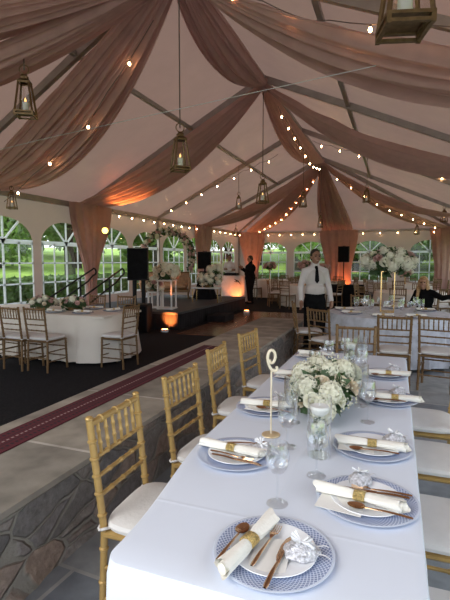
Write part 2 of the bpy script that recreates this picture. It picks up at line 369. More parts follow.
for y in FR:
    beam((XL,LFOOT(y),ZE-.03),(XC,y,ZR-D),.075,.13); beam((XR,RFOOT(y),ZE-.03),(XC,y,ZR-D),.075,.13)
    beam((XL+.06,LFOOT(y),0),(XL+.06,LFOOT(y),ZE-.05),.08); beam((XR-.06,RFOOT(y),0),(XR-.06,RFOOT(y),ZE-.05),.08)
beam((XC,Y0,ZR-.09),(XC,YH,ZR-.09),.08)
for t in (.34,):
    z=ZR-(ZR-ZE)*t-.08
    xl=XC+(XL-XC)*t; xr=XC+(XR-XC)*t
    beam((xl,Y0+.2,z),(xl,YH+.2,z),.07); beam((xr,Y0,z),(xr,YH-.1,z),.07)
for x,s in ((XL,1),(XR,-1)):
    beam((x+.05*s,Y0,ZE-.06),(x+.05*s,YB,ZE-.06),.07,.13)
beam((XL,YB-.05,ZE-.06),(XR,YB-.05,ZE-.06),.13,.07)
for x in (XL,XC,XR):
    beam((x,YB-.05,ZE-.03),(XC,YH,ZR-D),.075,.13); 
    beam((min(max(x,XL+.06),XR-.06),YB-.07,0),(min(max(x,XL+.06),XR-.06),YB-.07,ZE-.05),.08)

# sidewalls with cathedral windows
WZ0,WZ1,WZT=.62,2.0,2.53; WH=.84
def arch(n=20):
    return [(WH*cos(pi*(1-i/n)),WZ1+(WZT-WZ1)*sin(pi*i/n)) for i in range(n+1)]
def sidewall(name,centers,a0,a1,pos):      # pos(s,z,depth) -> point
    b=MB(); ar=arch(); s0=a0
    def q(p): b.add([pos(*x,0) for x in p],[(0,1,2,3)])
    edges=[]
    for i,c in enumerate(centers):
        l=(a0 if i==0 else (centers[i-1]+c)/2); r=(a1 if i==len(centers)-1 else (centers[i+1]+c)/2)
        q([(l,0),(r,0),(r,WZ0),(l,WZ0)])
        q([(l,WZ0),(c-WH,WZ0),(c-WH,WZ1),(l,WZ1)]); q([(c+WH,WZ0),(r,WZ0),(r,WZ1),(c+WH,WZ1)])
        q([(l,WZ1),(c-WH,WZ1),(c-WH,ZE),(l,ZE)]); q([(c+WH,WZ1),(r,WZ1),(r,ZE),(c+WH,ZE)])
        for k in range(len(ar)-1):
            q([(c+ar[k][0],ar[k][1]),(c+ar[k+1][0],ar[k+1][1]),(c+ar[k+1][0],ZE),(c+ar[k][0],ZE)])
    struct(b.build(name,M_side,smooth=False))
nw=[0]
def window(c,pos):
    nw[0]+=1; b=MB()
    def bar(p,q_,w): b.bar(pos(c+p[0],p[1],.012),pos(c+q_[0],q_[1],.012),w,w if w<.02 else .012+w*.0)
    def strip(p,q_,w):
        p=Vector(p); q_=Vector(q_); d=(q_-p).normalized(); nrm=Vector((-d.y,d.x))*w/2
        cs=[p+nrm,p-nrm,q_-nrm,q_+nrm]
        f=[pos(c+k.x,k.y,.006) for k in cs]; g=[pos(c+k.x,k.y,.02) for k in cs]
        b.add(f+g,[(0,1,2,3),(7,6,5,4),(0,4,5,1),(1,5,6,2),(2,6,7,3),(3,7,4,0)])
    strip((-WH,WZ1),(WH,WZ1),.10); strip((-WH,WZ0+.02),(WH,WZ0+.02),.06)
    for z in (1.07,1.53): strip((-WH,z),(WH,z),.035)
    strip((0,WZ0),(0,WZ1),.055)
    for x in (-.43,.43): strip((x,WZ0),(x,WZ1),.038)
    for a in (45,90,135):
        ca,sa=cos(R(a)),sin(R(a)); k=1/sqrt((ca/WH)**2+(sa/(WZT-WZ1))**2); strip((0,WZ1),(ca*k,WZ1+sa*k),.05)
    for s in (-1,1): strip((s*(WH-.015),WZ0),(s*(WH-.015),WZ1),.03)
    ar=arch(); 
    o=b.build('window_%d'%nw[0],M_white,smooth=False); struct(o)
    p=MB(); pts=[(-WH,WZ0)]+ar+[(WH,WZ0)]
    p.add([pos(c+x,z,0.003) for x,z in pts],[tuple(range(len(pts)))])
    p.build('pane',M_vinyl,o,smooth=False)
LC=[-.56+1.96*k for k in range(0,12)]
LP=lambda s,z,d:(XL+d,s,z)
sidewall('wall_left',LC,-1.6,YB,LP)
for c in LC: window(c,LP)
BC=[-6.05,-4.0,-1.2,1.4]
BP=lambda s,z,d:(s,YB-d,z)
sidewall('wall_back',BC,XL,XR,BP)
for c in BC: window(c,BP)
RC=[4.66+1.96*k for k in range(0,10)]
RP=lambda s,z,d:(XR-d,s,z)
sidewall('wall_right_unseen',RC,3.66,YB,RP)  # unseen right side; wall carried forward to hold back daylight
for c in RC: window(c,RP)

# ------------------------------------------------------------------ drapes
def swag(label,A,B,sag,wid,w0=.10,w1=.10,folds=6,amp=.035,skew=0,seed=0,tilt=0.0,nu=34,grp='chiffon ceiling swags'):
    rnd=random.Random(seed); A=Vector(A); B=Vector(B)
    ch=B-A; side=Vector((0,0,1)).cross(Vector((ch.x,ch.y,0))).normalized()
    side=(side*cos(tilt)+Vector((0,0,1))*sin(tilt))
    nrm=ch.normalized().cross(side).normalized(); folds=int(folds*2.1); amp*=1.7; nv=folds*8
    ph=[rnd.uniform(0,6.28) for _ in range(4)]
    def fn(u,v):
        s=v*2-1
        w=w0+(w1-w0)*u+(wid-(w0+w1)/2)*sin(pi*u)**.75
        p=A+ch*u
        p=p+side*(w/2*s)
        sg=sag*4*u*(1-u)*(1+skew*s)+ .10*sin(pi*u)*(1-s*s)
        a=amp*(.35+.65*sin(pi*u))*(.7+.3*sin(7*s+ph[2]))
        wob=1-2*abs(sin(pi*folds*v+ph[0]+.9*sin(3*u+ph[1])))**.8+.7*sin(2*pi*folds*.37*v+ph[3]+2*u)+.4*sin(2*pi*folds*.71*v+ph[2]-1.5*u)
        return tuple(p+nrm*a*wob-Vector((0,0,sg)))
    b=MB(); b.grid(fn,nu,nv)
    o=b.build('ceiling_drape',M_drape)
    return tag(o,label,'drape',grp)
def K(y): return (XC,y,ZR-.22)
K1,K2,K3=K(5.4),K(9.35),K(17.2)
EL=lambda y:(XL+.15,y,ZE-.02); ER=lambda y:(XR-.15,y,ZE-.02)
swag('wide rose-brown chiffon swag crossing the upper left, falling to the left eave nearest the camera',K1,EL(6.9),.46,1.05,.18,.75,7,.05,-.35,1)
swag('highest rose-brown chiffon swag at the top left, above the small hanging lantern',K1,EL(1.0),.28,.9,.16,.5,6,.05,.2,2)
swag('second rose-brown chiffon swag at the top left, just behind the small lantern rope',K1,EL(3.0),.36,.8,.16,.4,5,.05,.2,3)
swag('rose-brown chiffon swag lit orange at its foot, between middle peak and left curtain column',K2,EL(10.0),.38,1.0,.14,.8,6,.045,-.3,4)
swag('rose-brown chiffon swag draped along the ridge up to the middle peak knot',K1,K2,.30,.75,.2,.1,6,.045,.0,5)
swag('broad rose-brown chiffon swag sweeping right below the big corner lantern',K1,ER(5.0),.44,.92,.16,.6,7,.05,.1,6)
swag('uppermost rose-brown chiffon swag along the top edge beside the big lantern',K1,ER(.6),.10,.45,.16,.3,5,.05,.1,7)
swag('rose-brown chiffon swag running right from the middle peak knot',K2,ER(9.2),.50,.95,.12,.5,6,.045,.1,8)
swag('rose-brown chiffon swag along the ridge between the middle and far peaks',K2,K3,.42,.7,.12,.12,5,.04,0,9)
swag('rose-brown chiffon swag from the far peak to the left eave above the black draped speaker',K3,EL(17.5),.40,1.0,.12,.7,6,.045,-.2,10)
swag('rose-brown chiffon swag from the far peak to the far left corner, glowing orange',K3,(XL+.9,YB-.3,ZE-.02),.34,1.1,.12,.7,6,.045,0,11)
swag('fan of rose-brown chiffon falling from the far peak straight to the back wall column',K3,(XC,YB-.35,ZE-.02),.20,1.1,.14,1.45,8,.06,0,12)
swag('upper of two rose-brown chiffon swags from the far peak to the right eave',K3,ER(17.2),.40,.8,.12,.45,5,.04,0,13)
swag('lower of two rose-brown chiffon swags, from the far peak to the far right corner',K3,(XR-.3,YB-.3,ZE-.02),.42,.8,.12,.5,5,.04,0,14)
def column(label,x,y,wt,wb,ax,dirn,tie=.55,deep=.3,seed=0):
    # gathered curtain round a tent leg; ax = unit vector along the wall
    rnd=random.Random(seed); b=MB(); n=84; ph=rnd.uniform(0,6); ax=Vector((*ax,0)); ay=Vector((*dirn,0))
    rings=[]
    for i in range(25):
        t=i/24; z=ZE-.02-(ZE-.04)*t
        k=min(1,t/tie); w=wt+(wb-wt)*(k*k*(3-2*k))+ (.06*(t-tie)/(1-tie) if t>tie else 0)
        d=deep*(.55+.45*w/wt)
        ring=[]
        for j in range(n):
            a=2*pi*j/n; f=1+.13*sin(12*a+ph+.8*sin(4*t))+.06*sin(19*a+ph*2)
            ring.append(Vector((x,y,z))+ax*(w/2*cos(a)*f)+ay*(d/2*sin(a)*f+d/2+.03))
        rings.append(ring)
    b.rings(rings); return tag(b.build('curtain',M_drape),label,'curtain','chiffon curtain columns on the tent legs')
column('gathered rose-brown curtain column on the left wall, with a yellow-lit spotlight on it',XL,10.05,1.55,.30,(0,1),(1,0),.72,.34,1)
column('gathered rose-brown curtain column on the left wall behind the black draped speaker',XL,17.5,1.5,.8,(0,1),(1,0),.7,.34,2)
column('gathered rose-brown curtain column in the far left corner behind the man in black',-7.0,YB,1.25,.62,(1,0),(0,-1),.7,.34,3)
column('gathered rose-brown curtain column in the middle of the back wall beside a speaker',XC+.05,YB,1.6,1.05,(1,0),(0,-1),.7,.36,4)
column('gathered rose-brown curtain column in the far right corner of the back wall',XR-.35,YB,1.2,.8,(1,0),(0,-1),.7,.34,5)
# knots where the swags meet
for kk,lab in ((K1,'bunched chiffon rosette on the nearest ridge peak'),(K2,'bunched chiffon rosette at the middle ridge peak'),(K3,'bunched chiffon rosette at the far ridge peak')):
    b=MB(); rnd=random.Random(3)
    for i in range(9):
        a=i*.7; b.ell((.07*cos(a),.07*sin(a),-.02*i+.06),(.07,.055,.10),10,8)
    b.tube([(0,0,.05),(0,0,.16)],.03,8)
    tag(b.build('drape_knot',M_drape,loc=kk),lab,'drape knot','drape knots on the ridge')

# white wire stretched across
b=MB(); b.tube([(XL+.05,5.45,3.12),(-4.6,5.2,3.31),(-.25,4.9,3.52)],.0045,6)
tag(b.build('stretched_wire',M_wire),'thin white wire stretched across under the tent roof','wire')

# ------------------------------------------------------------------ string lights
def lights(label,pts,n,bend=0):
    b=MB(); pts=[Vector(p) for p in pts]
    segs=[(pts[i+1]-pts[i]).length for i in range(len(pts)-1)]; L=sum(segs)
    def at(s):
        s*=L
        for i,d in enumerate(segs):
            if s<=d or i==len(segs)-1: 
                return pts[i]+(pts[i+1]-pts[i])*(s/d)
            s-=d
    tot=n*4; path=[]
    for i in range(tot+1):
        p=at(i/tot); path.append(p-Vector((0,0,bend*abs(sin(pi*i/4)))))
    t=thing('string_lights',label,'string lights',pts[0],0,'strings of warm bulbs')
    c=MB(); c.tube([p-pts[0] for p in path],.006,5); c.build('cord',M_rope,t)
    for i in range(n):
        p=path[i*4+2]-pts[0]; k=MB(); k.ell((p.x,p.y,p.z-.05),(.019,.019,.027),10,8); k.build('bulb',M_bulb,t)
        s=MB(); s.tube([p,p-Vector((0,0,.03))],.011,6); s.build('socket',M_rope,t)
lights('string of warm bulbs along the left eave above the stage',[(XL+.25,10.9,ZE-.06),(XL+.25,17.0,ZE-.06)],9,.10)
lights('string of warm bulbs along the left eave beyond the second curtain column',[(XL+.25,18.2,ZE-.06),(XL+.3,22.2,ZE-.06)],6,.08)
lights('string of warm bulbs along the top of the back wall, right half',[(-1.9,YB-.25,ZE-.09),(1.9,YB-.25,ZE-.09)],5,.06)
lights('string of warm bulbs along the top of the back wall, left half',[(-6.4,YB-.25,ZE-.09),(-3.5,YB-.25,ZE-.09)],5,.06)
lights('string of warm bulbs hung along the ridge swag towards the far peak',[(XC+.25,9.6,4.85),(XC+.3,13.4,4.42),(XC+.25,15.4,4.7)],9,.05)
lights('string of warm bulbs on the left roof slope from eave to far peak',[(XL+.6,13.3,3.2),(-5.2,13.3,4.05),(-3.4,13.4,4.75)],7,.05)
lights('string of warm bulbs on the far left hip swag',[(-6.6,21.9,3.05),(-4.9,20.2,3.55),(-3.0,17.8,4.85)],11,.04)
lights('string of warm bulbs on the right roof slope beside the right-hand rafter',[(XC+.35,13.2,5.0),(XR-.6,12.9,3.50)],8,.04)
lights('string of warm bulbs on the lower right hip swag',[(XC+.3,17.3,4.85),(-.6,18.9,3.75),(1.7,21.4,3.0)],9,.04)
lights('string of warm bulbs along the broad right swag below the big lantern',[(XC+.5,5.1,4.85),(-.9,5.0,4.12),(.9,4.95,3.72)],4,.03)
lights('string of warm bulbs along the wide upper left swag',[(XC-.4,5.5,4.75),(-4.6,6.0,3.70),(-7.3,6.9,2.75)],4,.03)

# ------------------------------------------------------------------ lanterns
def make_lantern():
    t=thing('hanging_lantern','x','lantern')
    wb,wt,h=.112,.066,.40
    b=MB(); 
    for z0,w in ((.0,wb),(.035,wb)):
        for s in (-1,1):
            b.box((0,s*(w-.01),z0+.008),(2*w,.022,.016)); b.box((s*(w-.01),0,z0+.008),(.022,2*w-.044,.016))
    for sx in (-1,1):
        for sy in (-1,1): b.box((sx*(wb-.011),sy*(wb-.011),.02),(.022,.022,.05))
    b.build('base_frame',M_lant,t,smooth=False)
    b=MB(); b.box((0,0,.046),(2*wb-.05,2*wb-.05,.006)); b.build('base_plate',M_lant,t,smooth=False)
    for sx in (-1,1):
        for sy in (-1,1):
            b=MB(); b.bar((sx*(wb-.011),sy*(wb-.011),.045),(sx*(wt-.008),sy*(wt-.008),h),.018); b.build('post',M_lant,t,smooth=False)
    b=MB()
    for s in (-1,1):
        b.box((0,s*(wt-.008),h),(2*wt+.01,.02,.022)); b.box((s*(wt-.008),0,h),(.02,2*wt-.03,.022))
    b.build('top_frame',M_lant,t,smooth=False)
    b=MB(); b.box((0,0,h+.026),(2*wt+.02,2*wt+.02,.03),None,.55); b.box((0,0,h+.055),(.075,.075,.03)); b.box((0,0,h+.085),(.09,.09,.03),None,.4); b.build('cap',M_lant,t,smooth=False)
    b=MB(); 
    b.tube([(.055*sin(a),0,h+.155-.055*cos(a)) for a in [2*pi*i/20 for i in range(21)]],.0075,6,False); b.build('ring',M_lant,t)
    g=MB()
    for s in (-1,1):
        w0,w1=wb-.03,wt-.02
        g.add([(-w0,s*(wb-.012),.05),(w0,s*(wb-.012),.05),(w1,s*(wt-.009),h),(-w1,s*(wt-.009),h)],[(0,1,2,3)])
        g.add([(s*(wb-.012),-w0,.05),(s*(wb-.012),w0,.05),(s*(wt-.009),w1,h),(s*(wt-.009),-w1,h)],[(0,1,2,3)])
    g.build('glass',M_lglass,t,smooth=False)
    c=MB(); c.lathe([(.001,.05),(.036,.05),(.036,.165),(.028,.172),(.001,.168)],16); cd=c.build('candle',M_cand,t)
    f=MB(); f.lathe([(.001,.168),(.012,.18),(.014,.195),(.007,.215),(.001,.23)],10); f.build('flame',M_flame,cd)
    return t
lan0=make_lantern()
LANT=[((0.0,3.08,2.97),.28,1.25,4.1,'largest antique brass lantern, hanging at the top right corner'),
 ((-4.3,4.45,3.34),.5,1.0,4.66,'antique brass lantern with a lit candle, hanging alone at the upper left'),
 ((XC,5.45,2.76),.75,1.0,5.2,'antique brass lantern on a long rope in front of the lit left swag'),
 ((XC,9.35,2.80),.6,1.0,5.1,'antique brass lantern hanging from the middle peak knot on a long rope'),
 ((-7.1,6.9,2.60),.4,.72,3.32,'small antique brass lantern hanging by the left eave above the first arched window'),
 ((-4.6,13.3,3.17),.3,.85,4.5,'small antique brass lantern on a rope left of the middle peak lantern'),
 ((XC+.05,13.5,3.17),.4,.9,5.2,'small antique brass lantern just in front of the far left hip swag'),
 ((XC+.05,16.8,2.80),.2,.9,5.0,'small antique brass lantern hanging below the far peak'),
 ((-6.7,19.0,2.66),.2,.8,3.5,'tiny antique brass lantern above the man in black'),
 ((-.85,13.5,3.23),.3,.8,4.5,'small antique brass lantern hanging below the right purlin'),
 ((.75,20.6,2.68),.3,.8,3.75,'tiny antique brass lantern before the back wall on the right'),
 ((1.5,17.6,2.93),.3,.9,3.4,'small antique brass lantern near the right end of the far swags')]
lans=[lan0]+[dup(lan0) for _ in LANT[1:]]
for t,(loc,rz,sc,zt,lab) in zip(lans,LANT):
    t.location=loc; t.rotation_euler=(0,0,rz); t.scale=(sc,)*3; tag(t,lab,'lantern','hanging brass lanterns')
    r=MB(); r.tube([(0,0,.55),(0,0,(zt-loc[2])/sc)],.009,6); r.build('rope',M_rope,t)

# ------------------------------------------------------------------ chiavari chairs
def bamboo(b,pts,r,nodes,n=10):
    # slim turned member with raised rings
    pts=[Vector(p) for p in pts]; L=[0]
    for i in range(len(pts)-1): L.append(L[-1]+(pts[i+1]-pts[i]).length)
    def at(s):
        for i in range(len(pts)-1):
            if s<=L[i+1] or i==len(pts)-2: return pts[i]+(pts[i+1]-pts[i])*((s-L[i])/(L[i+1]-L[i]))
    st=[(0,r)]; 
    for k in nodes:
        s=k*L[-1]; e=.008
        st+=[(s-e,r),(s-e*.45,r*1.32),(s+e*.45,r*1.32),(s+e,r)]
    st+=[(L[-1],r)]
    for l in L[1:-1]: st.append((l,r))
    st=sorted((max(0,min(L[-1],a)),c) for a,c in st); o=[st[0]]
    for x in st[1:]:
        if x[0]-o[-1][0]>1e-4: o.append(x)
    b.tube([at(a) for a,_ in o],[c for _,c in o],n)
SC=0.19; 
def backx(z): return -.185-.055*max(0,(z-.45)/.47)-.02*max(0,(.45-z)/.45)
def make_chair(mat,n=10):
    t=thing('chiavari_chair','x','chair')
    for s in (-1,1):
        b=MB(); bamboo(b,[(s*.185,.185,0),(s*.175,.175,.44)],.0155,(.18,.42,.62,.85),n); b.build('leg',mat,t)
    for s in (-1,1):
        b=MB(); bamboo(b,[(s*.182,backx(0),0),(s*.178,backx(.45),.45),(s*.186,backx(.92),.92)],.0152,(.10,.24,.40,.56,.66,.74,.82,.90),n)
        b.ell((s*.186,backx(.92),.922),(.018,.018,.012),n,6); b.build('back_leg',mat,t)
    b=MB(); b.rbox((0,0,.435),(.385,.39,.032),.01); b.build('seat',mat,t)
    b=MB(); bamboo(b,[(-.186,backx(.90),.90),(.186,backx(.90),.90)],.0145,(.2,.5,.8),n); b.build('top_rail',mat,t)
    for z in (.755,.675,.595):
        b=MB(); bamboo(b,[(-.182,backx(z),z),(.182,backx(z),z)],.0092,(.25,.5,.75),8); b.build('back_rail',mat,t)
    for i in range(6):
        x=-.132+i*.0528; b=MB(); bamboo(b,[(x,backx(.755),.755),(x*1.02,backx(.90),.90)],.0074,(.32,.68),8); b.build('spindle',mat,t)
    for z in (.15,.29):
        for s in (-1,1):
            b=MB(); bamboo(b,[(s*.183,.183,z),(s*.181,backx(z),z)],.0095,(.33,.66),8); b.build('stretcher',mat,t)
        b=MB(); bamboo(b,[(-.18,.182,z+.03),(.18,.182,z+.03)],.0095,(.33,.66),8); b.build('stretcher',mat,t)
    b=MB(); bamboo(b,[(-.18,backx(.2),.2),(.18,backx(.2),.2)],.0095,(.33,.66),8); b.build('stretcher',mat,t)
    # cushion: rounded square pad
    b=MB(); rings=[]; N=48
    for k,(sc,z) in enumerate(((.0,.448),(.9,.449),(1.0,.458),(1.03,.474),(1.0,.490),(.90,.500),(.5,.506),(.0,.507))):
        ring=[]
        for j in range(N):
            a=2*pi*j/N; c,s_=cos(a),sin(a); e=.45
            x=.197*abs(c)**e*(1 if c>=0 else -1); y=.197*abs(s_)**e*(1 if s_>=0 else -1)
            ring.append((x*max(sc,.001),y*max(sc,.001)+.004,z))
        rings.append(ring)
    b.rings(rings); c=b.build('cushion',M_cush,t)
    for s in (-1,1):
        b=MB(); b.tube([(s*.178+.021*cos(a),backx(.462)+.021*sin(a),.462+.004*sin(a*2)) for a in [2*pi*i/12 for i in range(13)]],.006,6,False)
        b.tube([(s*.178,backx(.462)+.02,.462),(s*.15,-.14,.47)],.007,6); b.build('cushion_tie',M_cush,c)
    return t
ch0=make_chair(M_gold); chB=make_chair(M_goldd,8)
used={}
def chair(src,x,y,rz,label,group):
    if id(src) not in used: used[id(src)]=1; t=src
    else: t=dup(src)
    t.location=(x,y,.013 if src is ch0 and x>-1.5 else .006); t.rotation_euler=(0,0,rz)
    return tag(t,label,None,group)
FX=-pi/2; G='gold chairs at the long white table'
# the first places use up the prototypes last, so copy children before anything is added
NEARL=[(-.925,1.675,'gold chiavari chair nearest the camera on the left side of the long white table'),
 (-.93,2.33,'second gold chiavari chair from the camera on the left side of the long white table'),
 (-1.02,3.14,'third gold chiavari chair from the camera on the left side, beside the number stand'),
 (-1.02,3.87,'farthest gold chiavari chair on the left side of the long white table')]
for i,(x,y,l) in enumerate(NEARL): chair(ch0,x,y,FX+(.03,-.05,.04,-.12)[i],l,G)
NEARR=[(.20,3.32,'farthest of four ivory chair seats along the right side of the long table'),
 (.20,2.68,'second farthest of four ivory chair seats along the right side of the long table'),
 (.20,2.00,'second nearest of four ivory chair seats along the right side of the long table'),
 (.20,1.36,'nearest of four ivory chair seats along the right side of the long table')]
for x,y,l in NEARR: chair(ch0,x,y,pi/2,l,G)
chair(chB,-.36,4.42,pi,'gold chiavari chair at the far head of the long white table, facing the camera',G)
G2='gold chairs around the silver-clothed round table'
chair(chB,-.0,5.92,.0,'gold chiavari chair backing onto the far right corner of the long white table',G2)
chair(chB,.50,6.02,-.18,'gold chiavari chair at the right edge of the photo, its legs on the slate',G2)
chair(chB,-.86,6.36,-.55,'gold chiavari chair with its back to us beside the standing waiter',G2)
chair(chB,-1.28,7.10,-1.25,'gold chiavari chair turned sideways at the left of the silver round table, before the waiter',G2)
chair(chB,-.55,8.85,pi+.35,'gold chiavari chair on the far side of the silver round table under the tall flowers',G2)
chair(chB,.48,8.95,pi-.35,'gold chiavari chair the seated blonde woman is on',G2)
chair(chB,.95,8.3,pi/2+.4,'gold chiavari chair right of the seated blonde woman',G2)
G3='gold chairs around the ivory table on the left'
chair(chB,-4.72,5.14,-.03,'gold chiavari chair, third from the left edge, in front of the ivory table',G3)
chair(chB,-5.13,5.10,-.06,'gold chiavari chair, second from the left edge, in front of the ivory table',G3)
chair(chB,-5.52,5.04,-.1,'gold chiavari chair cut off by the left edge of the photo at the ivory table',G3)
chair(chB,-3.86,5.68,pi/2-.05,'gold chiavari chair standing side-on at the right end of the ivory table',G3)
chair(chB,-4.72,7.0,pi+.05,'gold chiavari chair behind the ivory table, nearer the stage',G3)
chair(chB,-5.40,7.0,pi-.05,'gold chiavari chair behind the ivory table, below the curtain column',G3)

# far chairs: same outline, one mesh, a few pixels each
def far_chair():
    b=MB()
    for s in (-1,1):
        b.tube([(s*.185,.185,0),(s*.175,.175,.44)],.016,6); b.tube([(s*.182,backx(0),0),(s*.178,backx(.45),.45),(s*.186,backx(.92),.92)],.017,6)
        b.tube([(s*.183,.183,.2),(s*.181,backx(.2),.2)],.01,5)
    b.rbox((0,0,.435),(.385,.39,.032),.01)
    b.tube([(-.186,backx(.9),.9),(.186,backx(.9),.9)],.015,6)
    for z in (.755,.675,.595): b.tube([(-.182,backx(z),z),(.182,backx(z),z)],.011,5)
    for i in range(6): b.tube([(-.132+i*.0528,backx(.755),.755),(-.132+i*.0528,backx(.9),.9)],.009,5)
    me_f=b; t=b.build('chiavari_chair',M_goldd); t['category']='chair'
    c=MB(); c.rbox((0,0,.475),(.39,.39,.05),.018); c.build('cushion',M_cush,t); return t
fc0=far_chair(); fused=[0]
def fchair(x,y,rz,label,group):
    t=fc0 if not fused[0] else dup(fc0); fused[0]=1
    t.location=(x,y,.007); t.rotation_euler=(0,0,rz); tag(t,label,'chair',group)
SIDES=['right','far right','far','far left','left','near left','near','near right']
def ring_of(cx,cy,r,where,group,j=0):
    for i in range(8):
        a=2*pi*i/8-.36+j
        fchair(cx+r*cos(a),cy+r*sin(a),a+pi/2,'gold chair on the %s side of the guest table %s'%(SIDES[i],where),group)

# ------------------------------------------------------------------ clothed tables
def cloth(outline,zt,zb,flare,nf,amp,mat,name,seed=0,nr=14):
    b=MB(); n=len(outline); rings=[]
    C=Vector((sum(p[0] for p in outline)/n,sum(p[1] for p in outline)/n,0))
    for k in (.02,.35,.7,.93,.985): rings.append([(C.x+(p[0]-C.x)*k,C.y+(p[1]-C.y)*k,zt) for p in outline])
    rings.append([(C.x+(p[0]-C.x)*.998,C.y+(p[1]-C.y)*.998,zt-.004) for p in outline])
    per=[0]
    for i in range(n): per.append(per[-1]+(Vector(outline[(i+1)%n])-Vector(outline[i])).length)
    rnd=random.Random(seed); ph=[rnd.uniform(0,6.28) for _ in range(4)]
    for k in range(1,nr+1):
        t=k/nr; z=zt-.006-(zt-.006-zb)*t; ring=[]
        for i,p in enumerate(outline):
            s=2*pi*per[i]/per[-1]
            q=Vector(outline[(i+1)%n])-Vector(outline[i-1]); nr_=Vector((q.y,-q.x)).normalized()
            w=(sin(nf*s+ph[0]+.7*sin(2*s))+.6*sin(nf*1.7*s+ph[1]))*amp*t**1.2
            w+=flare*t**.8+.006
            ring.append((p[0]+nr_.x*w,p[1]+nr_.y*w,z))
        rings.append(ring)
    b.rings(rings,True,False); return b.build(name,mat)
def rrect(x0,x1,y0,y1,r,step=.05):
    pts=[]
    for cx,cy,a0 in ((x1-r,y0+r,-90),(x1-r,y1-r,0),(x0+r,y1-r,90),(x0+r,y0+r,180)):
        for i in range(7): a=R(a0+15*i); pts.append((cx+r*cos(a),cy+r*sin(a)))
    out=[]
    for i,p in enumerate(pts):
        q=pts[(i+1)%len(pts)]; d=(Vector(q)-Vector(p)).length; m=max(1,int(d/step))
        for k in range(m): out.append((p[0]+(q[0]-p[0])*k/m,p[1]+(q[1]-p[1])*k/m))
    return out
def circ(cx,cy,r,n=140): return [(cx+r*cos(2*pi*i/n),cy+r*sin(2*pi*i/n)) for i in range(n)]
def folding_table(name,label,x0,x1,y0,y1,z=.735,round_=False,group=None):
    cx,cy=(x0+x1)/2,(y0+y1)/2; t=thing(name,label,'table',(cx,cy,.012),0,group)
    b=MB()
    if round_: b.lathe([(0.001,z-.03),(.5*(x1-x0)-.02,z-.03),(.5*(x1-x0)-.02,z),(.001,z)],48)
    else: b.box((0,0,z-.015),(x1-x0-.04,y1-y0-.04,.03))
    b.build('tabletop',M_ivory,t,smooth=False)
    w,d=(x1-x0)*(.34 if round_ else .40),(y1-y0)*(.34 if round_ else .42)
    for sx in (-1,1):
        for sy in (-1,1):
            b=MB(); b.tube([(sx*w,sy*d,0),(sx*w,sy*d,z-.03)],.014,8); b.build('leg',M_steel,t)
folding_table('banquet_table','long banquet table hidden under the white linen in the foreground',-.73,.07,1.02,4.08)
def edge_(p):
    x,y=p
    if x<-.5:
        t=min(1,max(0,(y-1.05)/.85)); t=t*t*(3-2*t); x=x+.085*(1-t)*min(1,(-.5-x)/.3)
    return (x,y)
o=cloth([edge_(p) for p in rrect(-.825,.10,.985,4.12,.05)],.755,.06,.018,40,.012,M_cloth,'tablecloth',1)
tag(o,'long white linen tablecloth over the foreground table, falling to the slate','tablecloth')
folding_table('round_table','round banquet table hidden under the silver cloth',-1.05,.85,6.75,8.65,round_=True)
o=cloth(circ(-.10,7.70,.95),.755,.06,.10,22,.04,M_silver,'tablecloth',2)
tag(o,'silver-grey damask cloth over the round table by the waiter','tablecloth')
folding_table('banquet_table','banquet table hidden under the ivory cloth on the left',-7.0,-4.03,5.55,6.65)
o=cloth(rrect(-7.0,-4.03,5.55,6.65,.38),.755,.05,.09,30,.035,M_ivory,'tablecloth',3)
tag(o,'ivory linen cloth draped over the table on the left, below the windows','tablecloth')

# ------------------------------------------------------------------ place settings
TZ=.756
def make_charger():
    b=MB(); b.lathe([(.001,.004),(.10,.004),(.118,.006),(.150,.011),(.168,.015),(.170,.017),(.168,.018),(.150,.0145),(.118,.010),(.10,.008),(.001,.008)],64)
    return b.build('charger_plate',M_charger)
def make_plate():
    b=MB(); b.lathe([(.001,.0),(.065,.0),(.075,.003),(.117,.011),(.1225,.013),(.1215,.015),(.115,.0135),(.074,.0075),(.065,.005),(.001,.005)],56)
    return b.build('dinner_plate',M_china)
def make_napkin(seed):
    rnd=random.Random(seed); b=MB(); N=22; n=24; rings=[]
    for i in range(N+1):
        t=i/N; x=-.14+.28*t
        r=.0185+.0045*abs(2*t-1)**1.5-.0035*math.exp(-((t-.5)/.10)**2); 
        ring=[]
        for j in range(n):
            a=2*pi*j/n; f=1+.10*sin(3*a+5*t+seed)+.05*sin(7*a+seed)
            ring.append((x+((.014*sin(a+seed)-.006*cos(3*a)) if i in(0,N) else 0),r*f*1.15*cos(a),max(.0,.0165+r*f*.80*sin(a))))
        rings.append(ring)
    b.rings(rings)
    for e,k in ((0,-1),(N,1)):   # folded ends: an inner layer and a loose corner
        xe=-.14+.28*(e/N)
        b.rings([[(xe-k*.03,.017*cos(a),.016+.012*sin(a)) for a in [2*pi*i/16 for i in range(16)]],[(xe+k*.003+.008*sin(a+seed),.0165*cos(a),.016+.0115*sin(a)) for a in [2*pi*i/16 for i in range(16)]],[(xe-k*.012,.010*cos(a),.015+.007*sin(a)) for a in [2*pi*i/16 for i in range(16)]]],False,True)
    o=b.build('napkin',M_nap)
    c=MB(); rs=[]
    for x,rr in ((-.019,.0165),(-.019,.0195),(-.0165,.0205),(.0165,.0205),(.019,.0195),(.019,.0165)):
        rs.append([(x,rr*1.16*cos(2*pi*j/28),.0168+rr*.82*sin(2*pi*j/28)) for j in range(28)])
    c.rings(rs); k=c.build('napkin_ring',M_band,o); k['label']='gold beaded napkin ring'
    return o
